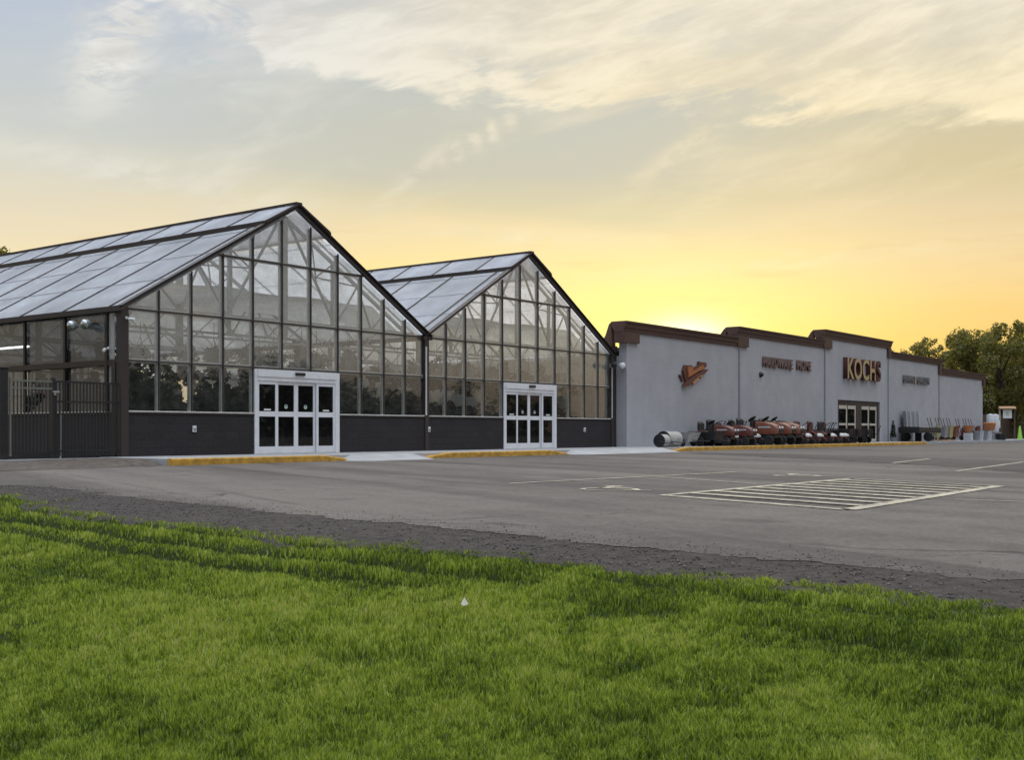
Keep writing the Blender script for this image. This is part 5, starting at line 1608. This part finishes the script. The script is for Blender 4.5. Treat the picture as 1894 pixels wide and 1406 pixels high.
m = MB(); m.box((74.2, -1.1, 0), (75.0, -.5, .848), M_darksteel); tag(m.build('tank_crate'), 'dark crate under the small white round tank', 'crate')

# ------------------------------------------------------------------ trees
M_tree = leaf_mat('tree_leaf', (.115, .115, .030), (.27, .24, .062), .5)
M_tree2 = leaf_mat('tree_leaf_olive', (.145, .13, .034), (.30, .255, .068), .5)
def make_tree(label, loc, h, w, seed, leafm, n=20000, size=.23):
    rs = np.random.RandomState(seed)
    t = thing('broadleaf_tree', label, 'tree', loc, group='trees beyond the store')
    m = MB()
    th = h * .45
    m.tube([(0, 0, -.3), (.1, .05, th * .5), (0, .1, th), (.1, 0, h * .8)], [h * .030, h * .024, h * .018, .03], M_bark, 9)
    cs = []; rr = []
    for i in range(34):
        a = rs.rand() * 6.28; e = rs.rand()
        zc = h * (.18 + .74 * e)
        rad_ = w * (.30 + .70 * math.sin(math.pi * min(1, .18 + .82 * (1 - e) ** .8))) * (.35 + .65 * rs.rand())
        p = (rad_ * math.cos(a), rad_ * math.sin(a), zc)
        cs.append(p); rr.append(h * (.075 + .06 * rs.rand()) * (1.1 - .35 * e))
        if i % 2 == 0:
            m.tube([(0, .05, max(.8, zc - h * .22)), (p[0] * .6, p[1] * .6, zc - h * .05), p], [h * .010, h * .006, .02], M_bark, 6)
    for i in range(7):                                  # leader tips that break the skyline
        a = rs.rand() * 6.28; q = w * .55 * rs.rand()
        cs.append((q * math.cos(a), q * math.sin(a), h * (.90 + .09 * rs.rand()))); rr.append(h * (.030 + .025 * rs.rand()))
    m.build('trunk', t, smooth=True)
    V, F = leaf_cloud(cs, rr, n, size, rs, squash=1.1, inner=.35)
    big_mesh('crown', V, F, leafm, t)
    return t
TR = [((100.5, 15.5, -.2), 8.9, 2.8, 1, 'small olive tree peeping over the fourth store section'), ((96.5, 11.6, -.2), 9.8, 3.0, 2, 'olive tree behind the lower store cornice'),
      ((92.5, 8.2, -.2), 9.5, 3.2, 3, 'rounded tree just right of the store end'), ((89.0, 4.6, -.2), 9.9, 3.4, 4, 'tall tree above the white notice board'),
      ((86.0, 1.8, -.2), 10.0, 3.5, 5, 'tallest dark tree at the right border'), ((87.5, -3.2, -.2), 10.4, 3.2, 6, 'dark tree beyond the right border of the lot'),
      ((83.0, 6.2, -.2), 6.4, 3.0, 7, 'low dense tree behind the wooden fence'), ((80.0, 3.2, -.2), 5.6, 2.6, 8, 'low bushy tree behind the fence by the cone'),
      ((104.0, 19.5, -.2), 7.6, 2.6, 9, 'farthest small tree over the third store section'), ((97.0, 3.0, -.2), 9.6, 3.6, 10, 'tree filling the gap behind the notice board'), ((92.0, -6.5, -.2), 9.0, 3.4, 12, 'rightmost dark tree past the traffic cone')]
for i, (loc, h, w, s, l) in enumerate(TR):
    make_tree(l, loc, h, w, s, M_tree2 if i % 3 == 0 else M_tree)
lt_ = make_tree('tall tree whose top shows above the left greenhouse roof', (23.0, 47.4, -.2), 12.55, 2.4, 31, M_tree2, 9000, .26)
lt_['group'] = 'tree behind the greenhouse'

# what the glass mirrors: a line of trees across the road behind the photographer
M_far = leaf_mat('far_leaf', (.020, .030, .016), (.045, .058, .026), .2)
rsF = np.random.RandomState(77)
cs, rr = [], []
for i in range(260):
    f = rsF.rand()
    x = -60 + 280 * f; y = -125 + 25 * math.sin(f * 5) + rsF.rand() * 14
    hh = 5.5 + 4.5 * float(vnoise(np.array(x * .06), np.array(1.0), 61)) + rsF.rand() * 1.5
    cs.append((x, y, rsF.rand() * hh * .9)); rr.append(2.4 + rsF.rand() * 1.6)
for i in range(150):
    f = i / 150.0
    x = 100 + 100 * f + rsF.rand() * 12; y = -12 - 100 * f ** 1.2 + rsF.rand() * 10
    cs.append((x, y, rsF.rand() * 8.5)); rr.append(1.9 + rsF.rand() * 1.5)
V, F = leaf_cloud(cs, rr, 42000, 1.0, rsF)
tag(big_mesh('far_treeline', V, F, M_far), 'dark line of trees across the road, mirrored in the glass', 'woods', kind='stuff')
def conifer(loc, h, label, seed):
    rs = np.random.RandomState(seed)
    t = thing('conifer_tree', label, 'tree', loc, group='conifers across the road')
    m = MB(); m.tube([(0, 0, -.2), (0, 0, h * .9)], [.25, .04], M_bark, 8); m.build('trunk', t)
    n = 16
    V, F = leaf_cloud([(.0, 0, h * (.1 + .88 * i / n)) for i in range(n)], [h * .20 * (1 - i / n) + .15 for i in range(n)], 4000, .5, rs, squash=.5)
    big_mesh('crown', V, F, M_far, t)
conifer((33.0, -72, -.2), 7.5, 'pointed dark conifer mirrored in the left panes', 1)
conifer((43.5, -74, -.2), 6.2, 'smaller pointed conifer mirrored beside the taller one', 2)
conifer((26.0, -66, -.2), 8.0, 'broad dark conifer mirrored in the corner pane', 3)
